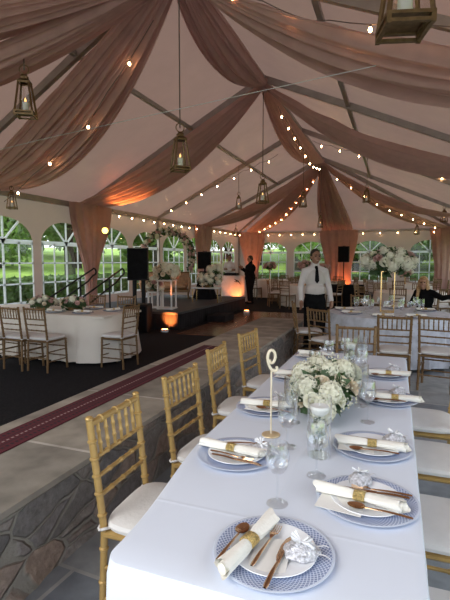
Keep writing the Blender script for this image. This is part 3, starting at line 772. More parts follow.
def handle(b,L0,L1,w0,w1,z=.004,t=.0035):
    b.grid(lambda u,v:(L0+(L1-L0)*u,(w0+(w1-w0)*u)*(v-.5)*(1 if u<.97 else .6),z+t*(1-(2*v-1)**2)+.003*sin(pi*u)),10,4)
    b.grid(lambda u,v:(L0+(L1-L0)*u,(w0+(w1-w0)*u)*(.5-v)*(1 if u<.97 else .6),z-.0005+.003*sin(pi*u)),10,2)
def make_spoon():
    b=MB(); handle(b,.0,-.145,.006,.013); 
    for sgn in (0,1):
        b.grid(lambda u,v:(.058*u-.002,.0195*sqrt(max(0,1-(2*u-1)**2))*(1.12-.24*u)*(2*v-1)*(1 if not sgn else -1),.006-.010*sin(pi*u)*(1-(2*v-1)**2)+(.0015 if sgn else 0)),14,8)
    return b.build('spoon',M_copper)
def make_fork():
    b=MB(); handle(b,.0,-.135,.006,.013)
    b.grid(lambda u,v:(.028*u,(.006+.018*min(1,u*1.4))*(v-.5),.0055+.004*sin(pi*u)),8,4)
    for i in range(4):
        y=-.0095+i*.0063; b.tube([(.027,y,.0055),(.045,y,.0035),(.066,y,.0075)],[.0016,.0016,.0009],6)
    return b.build('fork',M_copper)
def make_knife():
    b=MB(); handle(b,.0,-.105,.010,.014)
    b.rings([[(x,-.006,.004),(x,w-.006,.0045),(x,w-.006,.0062),(x,-.006,.0068)] for x,w in ((0,.010),(.02,.016),(.07,.018),(.105,.013),(.122,.003))],True,True)
    return b.build('knife',M_copper)
def make_bag():
    b=MB(); rnd=random.Random(4)
    prof=[(.001,.0),(.036,.002),(.044,.010),(.041,.022),(.026,.033),(.009,.040)]
    rings=[]
    for r,z in prof:
        rings.append([(r*1.15*cos(2*pi*j/26)*(1+.12*sin(5*2*pi*j/26+z*80)),r*.9*sin(2*pi*j/26)*(1+.1*sin(7*2*pi*j/26)),z) for j in range(26)])
    b.rings(rings,True); 
    for k in range(7): 
        a=k*.9; b.ell((.018*cos(a),.014*sin(a),.014+.006*sin(3*a)),(.009,.008,.008),8,6)
    o=b.build('favor_bag',M_org); 
    c=MB()
    for s in (-1,1):
        c.grid(lambda u,v:(.006+.07*u,s*(.004+.022*u)+.006*(v-.5),.040-.028*u+.004*sin(9*u)),10,2)
        c.tube([(0,0,.040),(.018,s*.016,.046),(.030,s*.02,.040),(.016,s*.006,.038),(0,0,.040)],.0035,6)
    c.grid(lambda u,v:(-.03*u*cos(2.4*(v-.5)),-.03*sin(2.4*(v-.5))*u,.040+.016*u+.003*sin(30*v)),3,16)
    k=c.build('ribbon',M_china,o); k['label']='white ribbon bow'
    return o
def make_card():
    b=MB(); b.rbox((0,0,.001),(.10,.15,.0016),.0004); o=b.build('menu_card',M_paper,smooth=False); return o
PROTO=dict(charger=make_charger(),plate=make_plate(),napkin=make_napkin(1),spoon=make_spoon(),fork=make_fork(),knife=make_knife(),bag=make_bag(),card=make_card())
NAPV=[PROTO['napkin'],make_napkin(2.3)]
firstuse={}
def put(kind,src,x,y,z,rz,label,cat,group,ry=0,scale=1,rx=0):
    k=id(src)
    if k not in firstuse: firstuse[k]=1; o=src
    else: o=dup(src)
    o.location=(x,y,z); o.rotation_euler=(rx,ry,rz); o.scale=(scale,)*3
    return tag(o,label,cat,group)
def at_(cx,cy,ang,lx,ly): c,s=cos(ang),sin(ang); return cx+lx*c-ly*s, cy+lx*s+ly*c
def setting(where,cx,cy,nap,spoon=None,fork=None,knife=None,bag=None,card=None,tz=TZ,short='',vi=0,group='long table'):
    put('charger',PROTO['charger'],cx,cy,tz-.003,random.uniform(0,6),'blue lattice charger plate '+where,'charger plate','charger plates on the '+group)
    put('plate',PROTO['plate'],cx,cy,tz+.0055,0,'white dinner plate '+where,'plate','dinner plates on the '+group)
    zt=tz+.0195
    (x,y,a)=nap; put('napkin',NAPV[vi%2],cx+x,cy+y,zt,a,'gold-ringed ivory napkin '+where,'napkin','rolled napkins on the '+group)
    for kd,v,nm in (('spoon',spoon,'rose-gold spoon'),('fork',fork,'rose-gold fork'),('knife',knife,'rose-gold table knife')):
        if v: put(kd,PROTO[kd],cx+v[0],cy+v[1],zt+(.0055 if kd=='spoon' else .001),v[2],nm+' '+where,kd,kd+'s on the '+group,ry=0)
    if bag: put('bag',PROTO['bag'],cx+bag[0],cy+bag[1],zt-.004,bag[2],'silver favor bag '+where,'favor bag','favor bags on the '+group)
    if card: put('card',PROTO['card'],cx+card[0],cy+card[1],zt-.004,card[2],'cream menu card '+where,'card','menu cards on the '+group)
def ang(a,b): return atan2(b[1]-a[1],b[0]-a[0])
# near head of the table
a1=ang((-.402,.986),(-.328,1.314))
setting('at the near head of the long table',-.30,1.175,(-.065,-.018,a1),
  spoon=(-.108,.012,ang((-.42,1.018),(-.399,1.205))),fork=(-.016,.030,ang((-.335,1.02),(-.305,1.26))),knife=(.028,-.065,ang((-.277,.986),(-.262,1.235))),
  bag=(.080,-.005,.25),card=(.0,-.03,.08))
setting('by the near right place of the long table',-.07,1.555,(-.022,-.035,-.155),
  spoon=(-.002,-.092,-.09+pi),knife=(.03,.028,3.16),fork=(.01,.046,3.17),bag=(-.03,.098,1.2),card=(-.08,-.075,1.45),vi=1)
setting('beside the nearest left chair of the long table',-.61,1.745,(-.02,-.005,-.14),
  fork=(.03,-.062,-.17),knife=(.02,-.085,-.14),spoon=(.06,.085,.3),bag=(.10,.03,-.6),card=(-.02,.03,1.5))
setting('at the second place on the right of the long table',-.08,2.03,(.005,-.03,0.0),
  spoon=(-.03,-.095,.03+pi),knife=(.02,.035,3.1),bag=(.095,.065,.4),card=(-.06,-.05,1.6),vi=1)
setting('behind the foot of the number stand on the long table',-.66,2.39,(.01,-.02,.05),
  spoon=(.02,-.085,3.0),knife=(.02,.05,3.2),bag=(.05,.085,.3),card=(-.02,-.06,1.5))
setting('at the third place on the right of the long table',-.02,2.80,(.035,-.055,0.02),
  spoon=(-.05,-.11,3.2),knife=(-.0,.02,3.2),bag=(.05,.08,.6),card=(-.06,-.06,1.5),vi=1)
setting('at the third left place of the long table',-.66,3.12,(.01,-.02,.10),
  spoon=(.02,-.09,3.2),knife=(.02,.045,3.1),bag=(.06,.06,.6),card=(-.04,-.06,1.5),vi=1)
setting('at the farthest right place of the long table',-.06,3.40,(.03,-.06,.07),
  spoon=(-.03,-.11,3.2),knife=(.02,.02,3.2),bag=(.06,.08,.4),card=(-.07,-.05,1.5))
setting('at the farthest left place of the long table',-.64,3.86,(.02,-.01,.03),
  spoon=(.02,-.085,3.2),knife=(.02,.05,3.1),bag=(.06,.07,.4),card=(-.07,-.05,1.5),vi=1)
G4='silver round table'
for i,(a,w) in enumerate(((-95,'on the near rim of the silver round table'),(-55,'near the right edge of the photo on the silver round table'),(-140,'nearest the waiter on the silver round table'),(175,'at the left rim of the silver round table'),(85,'on the silver round table behind the tall flowers'),(35,'in front of the seated blonde woman'))):
    r=.70; A=R(a); cx,cy=-.10+r*cos(A),7.70+r*sin(A)
    setting(w,cx,cy,(0,0,(.05,.3,-.3,.1,.0,.2)[i]),spoon=(.0,-.08,3.1),vi=i,group=G4)
for i,(x,y,w) in enumerate(((-4.62,5.82,'on the ivory table nearest its corner fold'),(-4.35,6.25,'on the right end of the ivory table'),(-5.15,5.78,'on the ivory table in front of the second chair'),(-4.85,6.42,'on the far side of the ivory table'))):
    setting(w,x,y,(0,0,(.1,1.4,-.1,.2)[i]),spoon=(.0,-.08,3.1),vi=i,group='ivory table')

# ------------------------------------------------------------------ glassware
def make_wine():
    t=thing('wine_glass','x','wine glass')
    b=MB(); b.lathe([(.006,.108),(.022,.114),(.036,.135),(.041,.160),(.038,.190),(.033,.215),(.0315,.215),(.0365,.190),(.0393,.160),(.034,.137),(.020,.1165),(.001,.113)],32); b.build('bowl',M_glass,t)
    b=MB(); b.lathe([(.0065,.012),(.0042,.03),(.0038,.06),(.0045,.095),(.008,.110)],14); b.build('stem',M_glass,t)
    b=MB(); b.lathe([(.001,.0),(.036,.0),(.037,.002),(.025,.004),(.009,.010),(.001,.013)],32); b.build('foot',M_gfoot,t)
    return t
def make_goblet():
    t=thing('water_goblet','x','goblet')
    b=MB(); b.lathe([(.006,.088),(.024,.094),(.040,.115),(.044,.145),(.043,.20),(.042,.24),(.0405,.24),(.0415,.20),(.0425,.145),(.038,.117),(.022,.0965),(.001,.092)],32); b.build('bowl',M_glass,t)
    b=MB(); b.lathe([(.007,.012),(.005,.03),(.0048,.055),(.006,.08),(.010,.09)],14); b.build('stem',M_glass,t)
    b=MB(); b.lathe([(.001,0),(.040,0),(.041,.002),(.027,.0045),(.010,.011),(.001,.014)],32); b.build('foot',M_gfoot,t)
    return t
wg=make_wine(); gb=make_goblet()
GL=[(wg,-.355,1.435,'clear wine glass behind the near head plate'),(wg,-.264,1.685,'clear wine glass in front of the cylinder vase'),
 (gb,-.43,1.91,'clear water goblet beside the foot of the number stand'),(gb,-.475,2.22,'clear water goblet just behind the number stand'),
 (wg,-.115,2.36,'clear wine glass to the right of the white flowers'),(gb,-.17,2.62,'clear goblet right of the white flowers beside the third right plate'),
 (wg,-.50,3.05,'clear wine glass left of the white flowers'),(gb,-.47,2.88,'clear goblet at the left edge of the white flowers'),
 (gb,-.29,3.28,'clear goblet just beyond the white flowers'),(wg,-.20,3.18,'clear wine glass beyond the right side of the white flowers'),
 (gb,-.23,3.62,'clear goblet at the far end of the long table'),(wg,-.36,3.66,'clear wine glass at the far end of the long table, on the centre line'),
 (wg,-.47,3.50,'clear wine glass at the far end of the long table before the far left plate')]
for s,x,y,l in GL: put('g',s,x,y,TZ,random.uniform(0,6),l,None,'glasses on the long table')
rg=[]
for i in range(14):
    a=2*pi*i/14+.15; r=.50 if i%2 else .42; rg.append((-.10+r*cos(a),7.70+r*sin(a),i))
for x,y,i in rg: put('g',gb if i%2 else wg,x,y,TZ,0,('clear water goblet' if i%2 else 'clear wine glass')+' among the glasses on the silver round table',None,('goblets' if i%2 else 'wine glasses')+' on the silver round table')

# ------------------------------------------------------------------ flowers
def hydrangea(seed,n=130,r=.07):
    rnd=random.Random(seed); b=MB()
    b.ell((0,0,0),r*.8,12,8)
    for i in range(n):
        z=1-1.75*(i+.5)/n; a=i*2.39996; q=sqrt(max(0,1-z*z)); d=Vector((q*cos(a),q*sin(a),z)); d=(d+Vector((rnd.uniform(-1,1),rnd.uniform(-1,1),rnd.uniform(-1,1)))*.10).normalized()
        c=d*r*rnd.uniform(.92,1.10); u=d.orthogonal().normalized(); u=Matrix.Rotation(rnd.uniform(0,6),3,d)@u; w=d.cross(u); s=r*.20
        for k in range(4):
            e=u*cos(k*pi/2)+w*sin(k*pi/2); f=d.cross(e)
            b.add([c,c+e*s*.6+f*s*.5+d*s*.15,c+e*s*1.15+d*s*.28,c+e*s*.6-f*s*.5+d*s*.15],[(0,1,2,3)])
    return b
def rose(seed,r=.05):
    rnd=random.Random(seed); b=MB(); b.ell((0,0,.0),(r*.35,r*.35,r*.55),10,8)
    for ring,(n,rr,h,op) in enumerate(((3,.30,.62,.15),(4,.5,.55,.3),(5,.75,.42,.5),(6,.98,.22,.8))):
        for k in range(n):
            a0=2*pi*k/n+ring*.6+rnd.uniform(-.1,.1); span=2*pi/n*.72
            def fn(u,v):
                a=a0+span*(v-.5)*1.6; e=(1-(2*v-1)**2*.35)
                rad=r*(.18+(rr-.18)*u**.8+op*.12*u*u); return (rad*cos(a),rad*sin(a),r*(-.4+(h+.4)*u*e+(.05 if u<1 else -.04*op)))
            b.grid(fn,4,6)
    return b
HYD=[hydrangea(i).mesh('hydrangea_head',M_petw) for i in range(2)]
HYDS=hydrangea(7,46).mesh('hydrangea_head_small',M_petw); HYDP=hydrangea(8,46).mesh('hydrangea_head_blush',M_petp)
ROSEC=rose(1).mesh('rose_cream',M_petc); ROSEP=rose(2).mesh('rose_blush',M_petp); ROSEW=rose(3).mesh('rose_white',M_petw)
def bloom(parent,me,name,loc,r,d,label=None):
    o=bpy.data.objects.new(name,me); COL.objects.link(o); o.parent=parent; o.location=loc; o.scale=(r,)*3
    o.rotation_mode='QUATERNION'; o.rotation_quaternion=Vector(d).to_track_quat('Z','Y')
    if label: o['label']=label
def bouquet(t,c,rad,n,kinds,size,leafn,leafsize,seed,low=-.15,leafmat=None):
    rnd=random.Random(seed); c=Vector(c)
    for i in range(n):
        z=1-(1-low)*(i+.5)/n; a=i*2.39996+seed; q=sqrt(max(0,1-z*z)); d=Vector((q*cos(a),q*sin(a),z))
        p=c+Vector((d.x*rad[0],d.y*rad[1],d.z*rad[2]))*rnd.uniform(.86,1.05)
        me,nm,k,lab=rnd.choices(kinds,[x[4] for x in kinds])[0][:4]
        bloom(t,me,nm,p,k*size*rnd.uniform(.85,1.15),(d.x/rad[0],d.y/rad[1],d.z/rad[2]+1),lab)
    b=MB(); b.leaves(leafn,c,[x*1.05 for x in rad],leafsize,.5,rnd); b.build('foliage',leafmat or M_green,t,smooth=False)
    b=MB(); b.ell(c-Vector((0,0,rad[2]*.12)),[x*.72 for x in rad],14,10); b.build('flower_base',M_green,t)
KW=[(HYD[0],'hydrangea',1.0,None,3),(HYD[1],'hydrangea',.9,None,3),(ROSEC,'rose',1.0,'cream rose',2),(ROSEW,'rose',.95,'white rose',1)]
t=thing('flower_centerpiece','low mound of white hydrangeas and cream roses in the middle of the long table','flowers',(-.355,2.52,TZ))
b=MB(); b.lathe([(.001,0),(.055,0),(.062,.01),(.075,.04),(.085,.07),(.081,.07),(.07,.04),(.001,.02)],28); v=b.build('vase',M_green2,t); v['label']='low dark glass vase'
bouquet(t,(0,0,.125),(.155,.34,.125),30,KW,.82,340,.085,3,-.35)
b=MB(); rnd=random.Random(9)
for i in range(160):
    a=rnd.uniform(0,6.28); e=rnd.uniform(-.3,1.4); d=Vector((cos(a)*cos(e)*.18,sin(a)*cos(e)*.37,.12+.15*sin(e))); b.ell(d*rnd.uniform(.95,1.12),.0055,5,4)
k=b.build('filler_buds',M_petw,t); k['kind']='stuff'
# cylinder vase with floating candle
t=thing('cylinder_vase','clear glass cylinder vase of water with a floating white candle','vase',(-.285,1.875,TZ))
b=MB(); b.lathe([(.001,.0),(.049,.0),(.050,.004),(.050,.220),(.0495,.222),(.0485,.222),(.0488,.219)],40); b.build('glass_wall',M_glass,t)
b=MB(); b.lathe([(.001,.006),(.0478,.006),(.0478,.168),(.001,.168)],40); b.build('water',M_water,t)
b=MB(); b.lathe([(.001,.148),(.020,.150),(.036,.163),(.041,.178),(.038,.186),(.030,.186),(.001,.183)],28); b.tube([(0,0,.183),(0,.002,.194)],.0012,5); b.build('floating_candle',M_cand,t)
b=MB(); rnd=random.Random(2); b.leaves(46,(0,0,.085),(.032,.032,.07),.034,.1,rnd); b.tube([(.01,0,.015),(-.008,.01,.08),(.006,-.004,.15)],.0022,6); b.tube([(-.014,.006,.015),(.012,-.01,.09),(-.004,.006,.14)],.0022,6); b.build('greenery',M_green,t,smooth=False)
for i in range(5):
    a=i*1.3; bloom(t,HYDS,'hydrangea',(.020*cos(a),.020*sin(a),.05+.018*i),.26,(cos(a),sin(a),.6))
t.scale=(1,1,1.16)
t=dup(t,loc=(-.30,3.42,TZ),label='clear glass cylinder vase beyond the white flowers at the far end of the long table')
# number stand: scrolled holder
t=thing('number_stand','slim gold scroll-topped table number stand on a round foot','table number stand',(-.533,2.016,TZ))
b=MB(); b.lathe([(.001,0),(.042,0),(.044,.003),(.042,.006),(.012,.009),(.001,.010)],32); b.build('foot',M_palef,t)
b=MB(); M_pale=P('pale_painted_scroll',(.80,.70,.54),.4,.15); b.tube([(0,0,.008),(0,0,.315)],.0045,10); b.build('pole',M_pale,t)
b=MB(); rx=(cos(.36),sin(.36))
pts=[(.030,.330),(.036,.321),(.030,.312),(.018,.310),(.004,.315),(-.010,.328),(-.020,.348),(-.024,.368),(-.020,.388),(-.008,.402),(.008,.402),(.020,.390),(.023,.372),(.016,.354),(.002,.346),(-.010,.352),(-.012,.362)]
sm=[]
for i in range(len(pts)-1):
    p0,p1,p2,p3=[Vector(pts[max(0,min(len(pts)-1,i+k))]) for k in (-1,0,1,2)]
    for k in range(4):
        s=k/4; sm.append(.5*((2*p1)+(p2-p0)*s+(2*p0-5*p1+4*p2-p3)*s*s+(3*p1-p0-3*p2+p3)*s**3))
sm.append(Vector(pts[-1])); sm=[Vector((p.x*.74,.310+(p.y-.310)*1.06)) for p in sm]
b.tube([(p.x*rx[0],p.x*rx[1],p.y) for p in sm],[.0075-.002*abs(i/len(sm)-.5) for i in range(len(sm))],10); k=b.build('scroll',M_pale,t); k['label']='pale painted scroll curl'
# tall centrepiece on round table
t=thing('tall_centerpiece','tall gold stand with a wide dome of white and blush flowers on the round table','flowers',(-.12,7.72,TZ))
b=MB(); 
for sx in (-1,1):
    for sy in (-1,1): b.bar((sx*.10,sy*.10,.0),(sx*.10,sy*.10,.66),.014)
for z in (.007,.655):
    for s in (-1,1): b.bar((-.10,s*.10,z),(.10,s*.10,z),.014); b.bar((s*.10,-.10,z),(s*.10,.10,z),.014)
b.build('stand',M_goldm,t,smooth=False)
KT=[(HYDS,'hydrangea',1.45,None,4),(ROSEP,'rose',1.5,'blush rose',2),(ROSEW,'rose',1.6,'white rose',2),(HYDS,'hydrangea',1.1,None,1)]
bouquet(t,(0,0,.81),(.38,.34,.20),38,KT,.92,320,.15,5,-.45)
# ivory table flowers
for i,(x,y,l) in enumerate(((-5.62,6.02,'low arrangement of white and blush flowers on the ivory table, left of two'),(-5.05,6.12,'low arrangement of white and blush flowers on the ivory table, right of two'))):
    t=thing('flower_centerpiece',l,'flowers',(x,y,TZ),0,'low flowers on the ivory table')
    b=MB(); b.lathe([(.001,0),(.08,0),(.10,.06),(.095,.06),(.001,.02)],20); b.build('bowl',M_goldd,t)
    bouquet(t,(0,0,.12),(.26,.17,.11),18,[(HYDS,'hydrangea',.9,None,2),(ROSEP,'rose',.9,'blush rose',2),(ROSEC,'rose',.9,'cream rose',2)],.9,120,.09,11+i,-.1)

# ------------------------------------------------------------------ stage area
def stage():
    t=thing('stage','low black-skirted stage platform with a grey deck at the left','stage',(-6.1,11.55,.0))
    b=MB(); b.box((0,0,.385),(3.0,4.9,.05)); b.build('deck',M_steeltop,t,smooth=False)
    b=MB(); pts=[]; W,Dp=1.49,2.44
    def side(p,q,n): 
        for i in range(n): u=i/n; pts.append((p[0]+(q[0]-p[0])*u,p[1]+(q[1]-p[1])*u))
    side((-W,-Dp),(W,-Dp),120); side((W,-Dp),(W,Dp),180); side((W,Dp),(-W,Dp),120); side((-W,Dp),(-W,-Dp),180)
    c=Vector((0,0)); rings=[]
    for z,k in ((.36,.3),(.2,.8),(.015,1.0)):
        rings.append([(p[0]*(1+.004*sin(i*1.3)*k),p[1]*(1+.004*sin(i*1.3)*k),z) for i,p in enumerate(pts)])
    b.rings(rings); b.build('skirt',M_skirt,t)
    return t
stage(); SZ=.41
b=MB(); b.rbox((0,0,.09),(.5,.7,.18),.01); o=b.build('stage_step',M_skirt,loc=(-4.30,11.0,.012)); tag(o,'black step block on the floor at the right side of the stage','step')
# stairs with handrails
t=thing('stage_stairs','black stair unit with handrails climbing to the stage left of the loudspeaker','stairs',(-6.75,8.55,.008))
for i in range(2):
    b=MB(); b.box((0,-.12+i*.28,.13*(i+1)),(1.0,.30,.03)); b.build('tread',M_plast,t,smooth=False)
for s,x in ((0,-.42),(1,.42)):
    b=MB(); b.tube([(x,-.55,0),(x,-.55,.80)],.022,8); b.build('post',M_rail,t)
    b=MB(); b.tube([(x,.42,0),(x,.42,1.18)],.022,8); b.build('post',M_rail,t)
    b=MB(); loop=[(x,-1.0,.62),(x,.9,1.36)]; n=14
    loop+= [(x,.9+.12*sin(a)+0.02,1.30+.09*cos(a)) for a in [pi*i/n for i in range(1,n+1)]]+[(x,.7,1.06),(x,-1.0,.36)]
    b.tube(loop,.021,8); b.build('handrail',M_rail,t)
# loudspeakers
def speaker(x,y,z,rz,label,w=.44,h=.70,d=.40):
    t=thing('loudspeaker',label,'speaker',(x,y,z),rz,'black loudspeakers')
    b=MB(); b.rings([[(sx*w/2*k,yy,zz) for sx,zz in ((-1,0),(1,0),(1,h),(-1,h))] for yy,k in ((-d/2,1),(d*.1,1),(d/2,.68))],True,True); b.build('cabinet',M_plast,t,smooth=False)
    b=MB(); b.rbox((0,-d/2-.008,h/2),(w*.92,.018,h*.94),.006); b.build('grille',M_black,t)
    b=MB(); b.tube([(-.06,0,h),(-.06,0,h+.02),(.06,0,h+.02),(.06,0,h)],.01,6); b.build('carry_handle',M_plast,t); return t
t=thing('subwoofer','black subwoofer box on the floor at the front corner of the stage','speaker',(-5.33,8.64,.008),.3)
b=MB(); b.rbox((0,0,.31),(.48,.52,.62),.015); b.build('cabinet',M_plast,t)
b=MB(); b.rbox((0,-.266,.31),(.43,.015,.55),.006); b.build('grille',M_black,t)
b=MB(); 
for s in (-1,1): b.rbox((s*.13,.02,.03+.59),(.05,.05,.02),.004)
b.build('corner_cap',M_plast,t)
t=thing('speaker_pole','pair of black poles standing on the subwoofer','speaker pole',(-5.33,8.64,.65),.3)
for s in (-1,1):
    b=MB(); b.tube([(s*.10,.02,0),(s*.10,.02,.50)],.045,10); b.build('pole',M_plast,t)
speaker(-5.33,8.64,1.16,.45,'large black loudspeaker raised above the subwoofer in front of the arched windows')
# draped speaker on tripod (on stage)
t=thing('draped_speaker_stand','black cloth-covered tripod stand on the far side of the stage','speaker stand',(-5.55,12.85,SZ))
b=MB(); rings=[]
for z,r in ((.0,.36),(.3,.27),(.6,.19),(.85,.15)):
    rings.append([(r*cos(2*pi*j/40)*(1+.1*sin(6*2*pi*j/40)),r*sin(2*pi*j/40)*(1+.1*sin(6*2*pi*j/40)),z) for j in range(40)])
b.rings(rings,True,True); b.build('cloth_cover',M_black,t)
b=MB(); b.tube([(0,0,.8),(0,0,.93)],.03,8); b.build('pole',M_plast,t)
speaker(-5.55,12.85,SZ+.93,.3,'black loudspeaker on the cloth-covered stand, right of the floral arch',.40,.52)
t=thing('speaker_stand','thin black tripod speaker stand before the middle back curtain','speaker stand',(-2.15,20.2,.008))
b=MB(); b.tube([(0,0,.1),(0,0,1.52)],.024,8); b.build('pole',M_plast,t)
for i in range(3):
    a=i*2*pi/3; b=MB(); b.tube([(0,0,.65),(.45*cos(a),.45*sin(a),.015)],.018,6); b.build('leg',M_plast,t)
speaker(-2.15,20.2,1.53,.0,'black loudspeaker on a thin stand against the middle back curtain',.46,.68)
# settee
def settee():
    t=thing('settee','gold brocade settee with carved frame under the floral arch','sofa',(-6.75,12.55,SZ),.42)
    for sx in (-1,1):
        for y in (-.30,.28):
            b=MB(); b.tube([(sx*.70,y,0),(sx*.69,y*.98,.10),(sx*.70,y,.22)],[.018,.024,.032],8); b.build('leg',M_goldd,t)
    b=MB(); b.rbox((0,0,.25),(1.5,.68,.09),.02); b.build('seat_frame',M_goldd,t)
    b=MB(); b.rbox((0,-.02,.37),(1.34,.62,.16),.05); b.build('seat_cushion',M_sofa,t)
    b=MB(); n=24
    def prof(x): return .76+.14*cos(x*pi/1.5)**2+.03*cos(x*4*pi/1.4)
    f=[(-.72+1.44*i/n,) for i in range(n+1)]
    rings=[[(x,.26+.08*0,.36),(x,.24,prof(x)-.03),(x,.30,prof(x)),(x,.36,prof(x)-.03),(x,.34,.36)] for (x,) in f]
    b.rings(rings,True,True); b.build('backrest',M_sofa,t)
    b=MB(); b.tube([(x,.30,prof(x)+.012) for (x,) in f],.024,8); b.build('back_rail',M_goldd,t)
    for s in (-1,1):
        b=MB(); b.tube([(s*.71,.28,.62),(s*.73,.0,.60),(s*.74,-.26,.57),(s*.75,-.33,.50),(s*.73,-.31,.30)],[.045,.05,.055,.05,.035],10); b.build('arm',M_sofa,t)
settee()
# floral arch
def arch_():
    t=thing('floral_arch','round arch of white and dusky flowers standing behind the gold settee','arch',(-6.95,13.05,SZ),.40)
    r,zc=.80,1.32; P_=[(r*cos(a),0,zc+r*sin(a)) for a in [R(-30+240*i/40) for i in range(41)]]
    b=MB(); b.tube([(P_[0][0],0,0)]+P_+[(P_[-1][0],0,0)],.018,8); b.build('frame',M_white,t)
    for s in (-1,1):
        b=MB(); b.box((P_[0][0]*s,0,.012),(.20,.40,.024)); b.build('foot',M_white,t,smooth=False)
    rnd=random.Random(12); b=MB()
    for i in range(0,40):
        u=i/39; th=.10+.05*sin(pi*u)
        b.leaves(30,P_[i],(th,th,th),.10,.2,rnd)
    b.build('foliage',M_green,t,smooth=False)
    for i in range(0,40):
        for k in range(2):
            p=Vector(P_[i])+Vector((rnd.uniform(-.10,.10),rnd.uniform(-.14,-.04),rnd.uniform(-.10,.10)))
            me,nm,lb=rnd.choice(((ROSEP,'rose','blush rose'),(HYDP,'hydrangea','blush hydrangea'),(HYDS,'hydrangea',None),(ROSEC,'rose','cream rose')))
            bloom(t,me,nm,p,rnd.uniform(.75,1.15),(rnd.uniform(-.5,.5),-1,rnd.uniform(-.3,.6)),lb)
arch_()
# flower stand at front of the stage
def flower_stand(x,y,z,h,label,rad,seed,n,w=.17,g='flower stands on the stage'):
    t=thing('flower_stand',label,'flowers',(x,y,z),.15,g)
    for sx in (-1,1):
        for sy in (-1,1):
            b=MB(); b.bar((sx*w,sy*w,0),(sx*w,sy*w,h),.035); b.build('post',M_cush,t,smooth=False)
    for zz in (.02,h-.02):
        b=MB(); b.box((0,0,zz),(2*w+.06,2*w+.06,.03)); b.build('shelf',M_cush,t,smooth=False)
    bouquet(t,(0,0,h+.16),rad,n,[(HYDS,'hydrangea',1.3,None,3),(ROSEP,'rose',1.3,'blush rose',2),(ROSEC,'rose',1.3,'cream rose',2)],1.0,140,.10,seed,-.5)
flower_stand(-5.22,9.75,SZ,.72,'ivory four-post stand with a big flower dome at the front of the stage',(.30,.27,.20),21,30)
flower_stand(-5.62,9.85,SZ,.42,'shorter ivory stand of white flowers behind the loudspeaker on the stage',(.20,.18,.15),22,18,.12)
# low table with flowers, right of stage
t=thing('side_table','low gold-legged table with a white top near the right edge of the stage','table',(-5.06,11.85,SZ),.1)
b=MB(); b.rbox((0,0,.40),(.80,.42,.03),.008); b.build('tabletop',M_china,t)
for sx in (-1,1):
    for sy in (-1,1): b=MB(); b.tube([(sx*.37,sy*.18,0),(sx*.37,sy*.18,.39)],.013,8); b.build('leg',M_goldm,t)
t=thing('flower_centerpiece','big loose heap of cream and white flowers on the low gold-legged table','flowers',(-5.02,11.85,SZ+.415))
b=MB(); b.lathe([(.001,0),(.08,0),(.11,.09),(.105,.09),(.001,.02)],20); b.build('bowl',M_goldd,t)
bouquet(t,(.05,0,.24),(.34,.26,.18),26,[(HYDS,'hydrangea',1.3,None,3),(ROSEC,'rose',1.4,'cream rose',3),(ROSEW,'rose',1.3,'white rose',1)],1.0,220,.12,31,-.7)
bouquet(t,(.20,.02,.50),(.18,.16,.15),12,[(HYDS,'hydrangea',1.2,None,2),(ROSEC,'rose',1.3,'cream rose',2)],1.0,80,.12,33,-.2)
# DJ table
o=cloth(rrect(-6.28,-5.33,16.1,16.75,.04),1.02,.03,.02,20,.012,M_cush,'draped_table',5); tag(o,'white-draped music table before the far corner, black mark on its front','table')
b=MB(); b.tube([(-.12,0,.10),(-.04,-.002,.05),(.04,-.002,.02),(.14,0,-.10)],[.006,.022,.020,.004],6); b.tube([(-.13,0,.0),(-.02,-.002,.012),(.05,0,.03)],[.004,.012,.004],6)
k=b.build('emblem',M_black,o,loc=(-5.60,16.035,.80)); k['label']='black brush-stroke mark'
b=MB(); b.rbox((0,0,.05),(.5,.34,.10),.012); b.ell((-.12,0,.10),(.09,.09,.012),16,6); b.ell((.12,0,.10),(.09,.09,.012),16,6); tag(b.build('music_controller',M_plast,loc=(-5.95,16.35,1.024)),'small black music controller on the white-draped music table','mixer')
# uplights with real lamps
def lamp(name,loc,target,energy,size,col,radius=.05,blend=.5):
    l=bpy.data.lights.new(name,'SPOT'); l.energy=energy; l.spot_size=R(size); l.color=col; l.shadow_soft_size=radius; l.spot_blend=blend
    o=bpy.data.objects.new(name,l); COL.objects.link(o); o.location=loc; o.rotation_euler=(Vector(target)-Vector(loc)).to_track_quat('-Z','Y').to_euler(); return o
def uplight(x,y,z,label,tgt,energy,size):
    t=thing('uplight',label,'uplight',(x,y,z),0,'uplights on the floor')
    b=MB(); b.lathe([(.001,0),(.085,0),(.09,.012),(.09,.055),(.072,.062),(.001,.058)],20); b.build('housing',M_china,t)
    b=MB(); b.lathe([(.001,.060),(.066,.063),(.001,.070)],16); b.build('lens',M_lens,t)
    lamp('uplight_beam',(x,y,z+.15),tgt,energy,size,(1,.24,.05))
uplight(-4.78,8.80,.008,'small uplight on the floor throwing orange light on the front of the stage',(-4.80,9.10,.26),230,62)
uplight(-4.22,12.95,.02,'small red-orange uplight on the edge of the dance floor before the music table',(-5.0,15.6,.5),22,50)
uplight(-5.55,15.75,.012,'uplight at the foot of the white-draped music table',(-5.70,16.15,.6),25,95)
uplight(-7.1,21.75,.012,'uplight at the foot of the far left corner curtain',(-6.5,21.5,3.2),200,70)
uplight(XC+.55,21.85,.012,'uplight at the foot of the middle back curtain',(XC+.2,22.3,1.0),70,90)
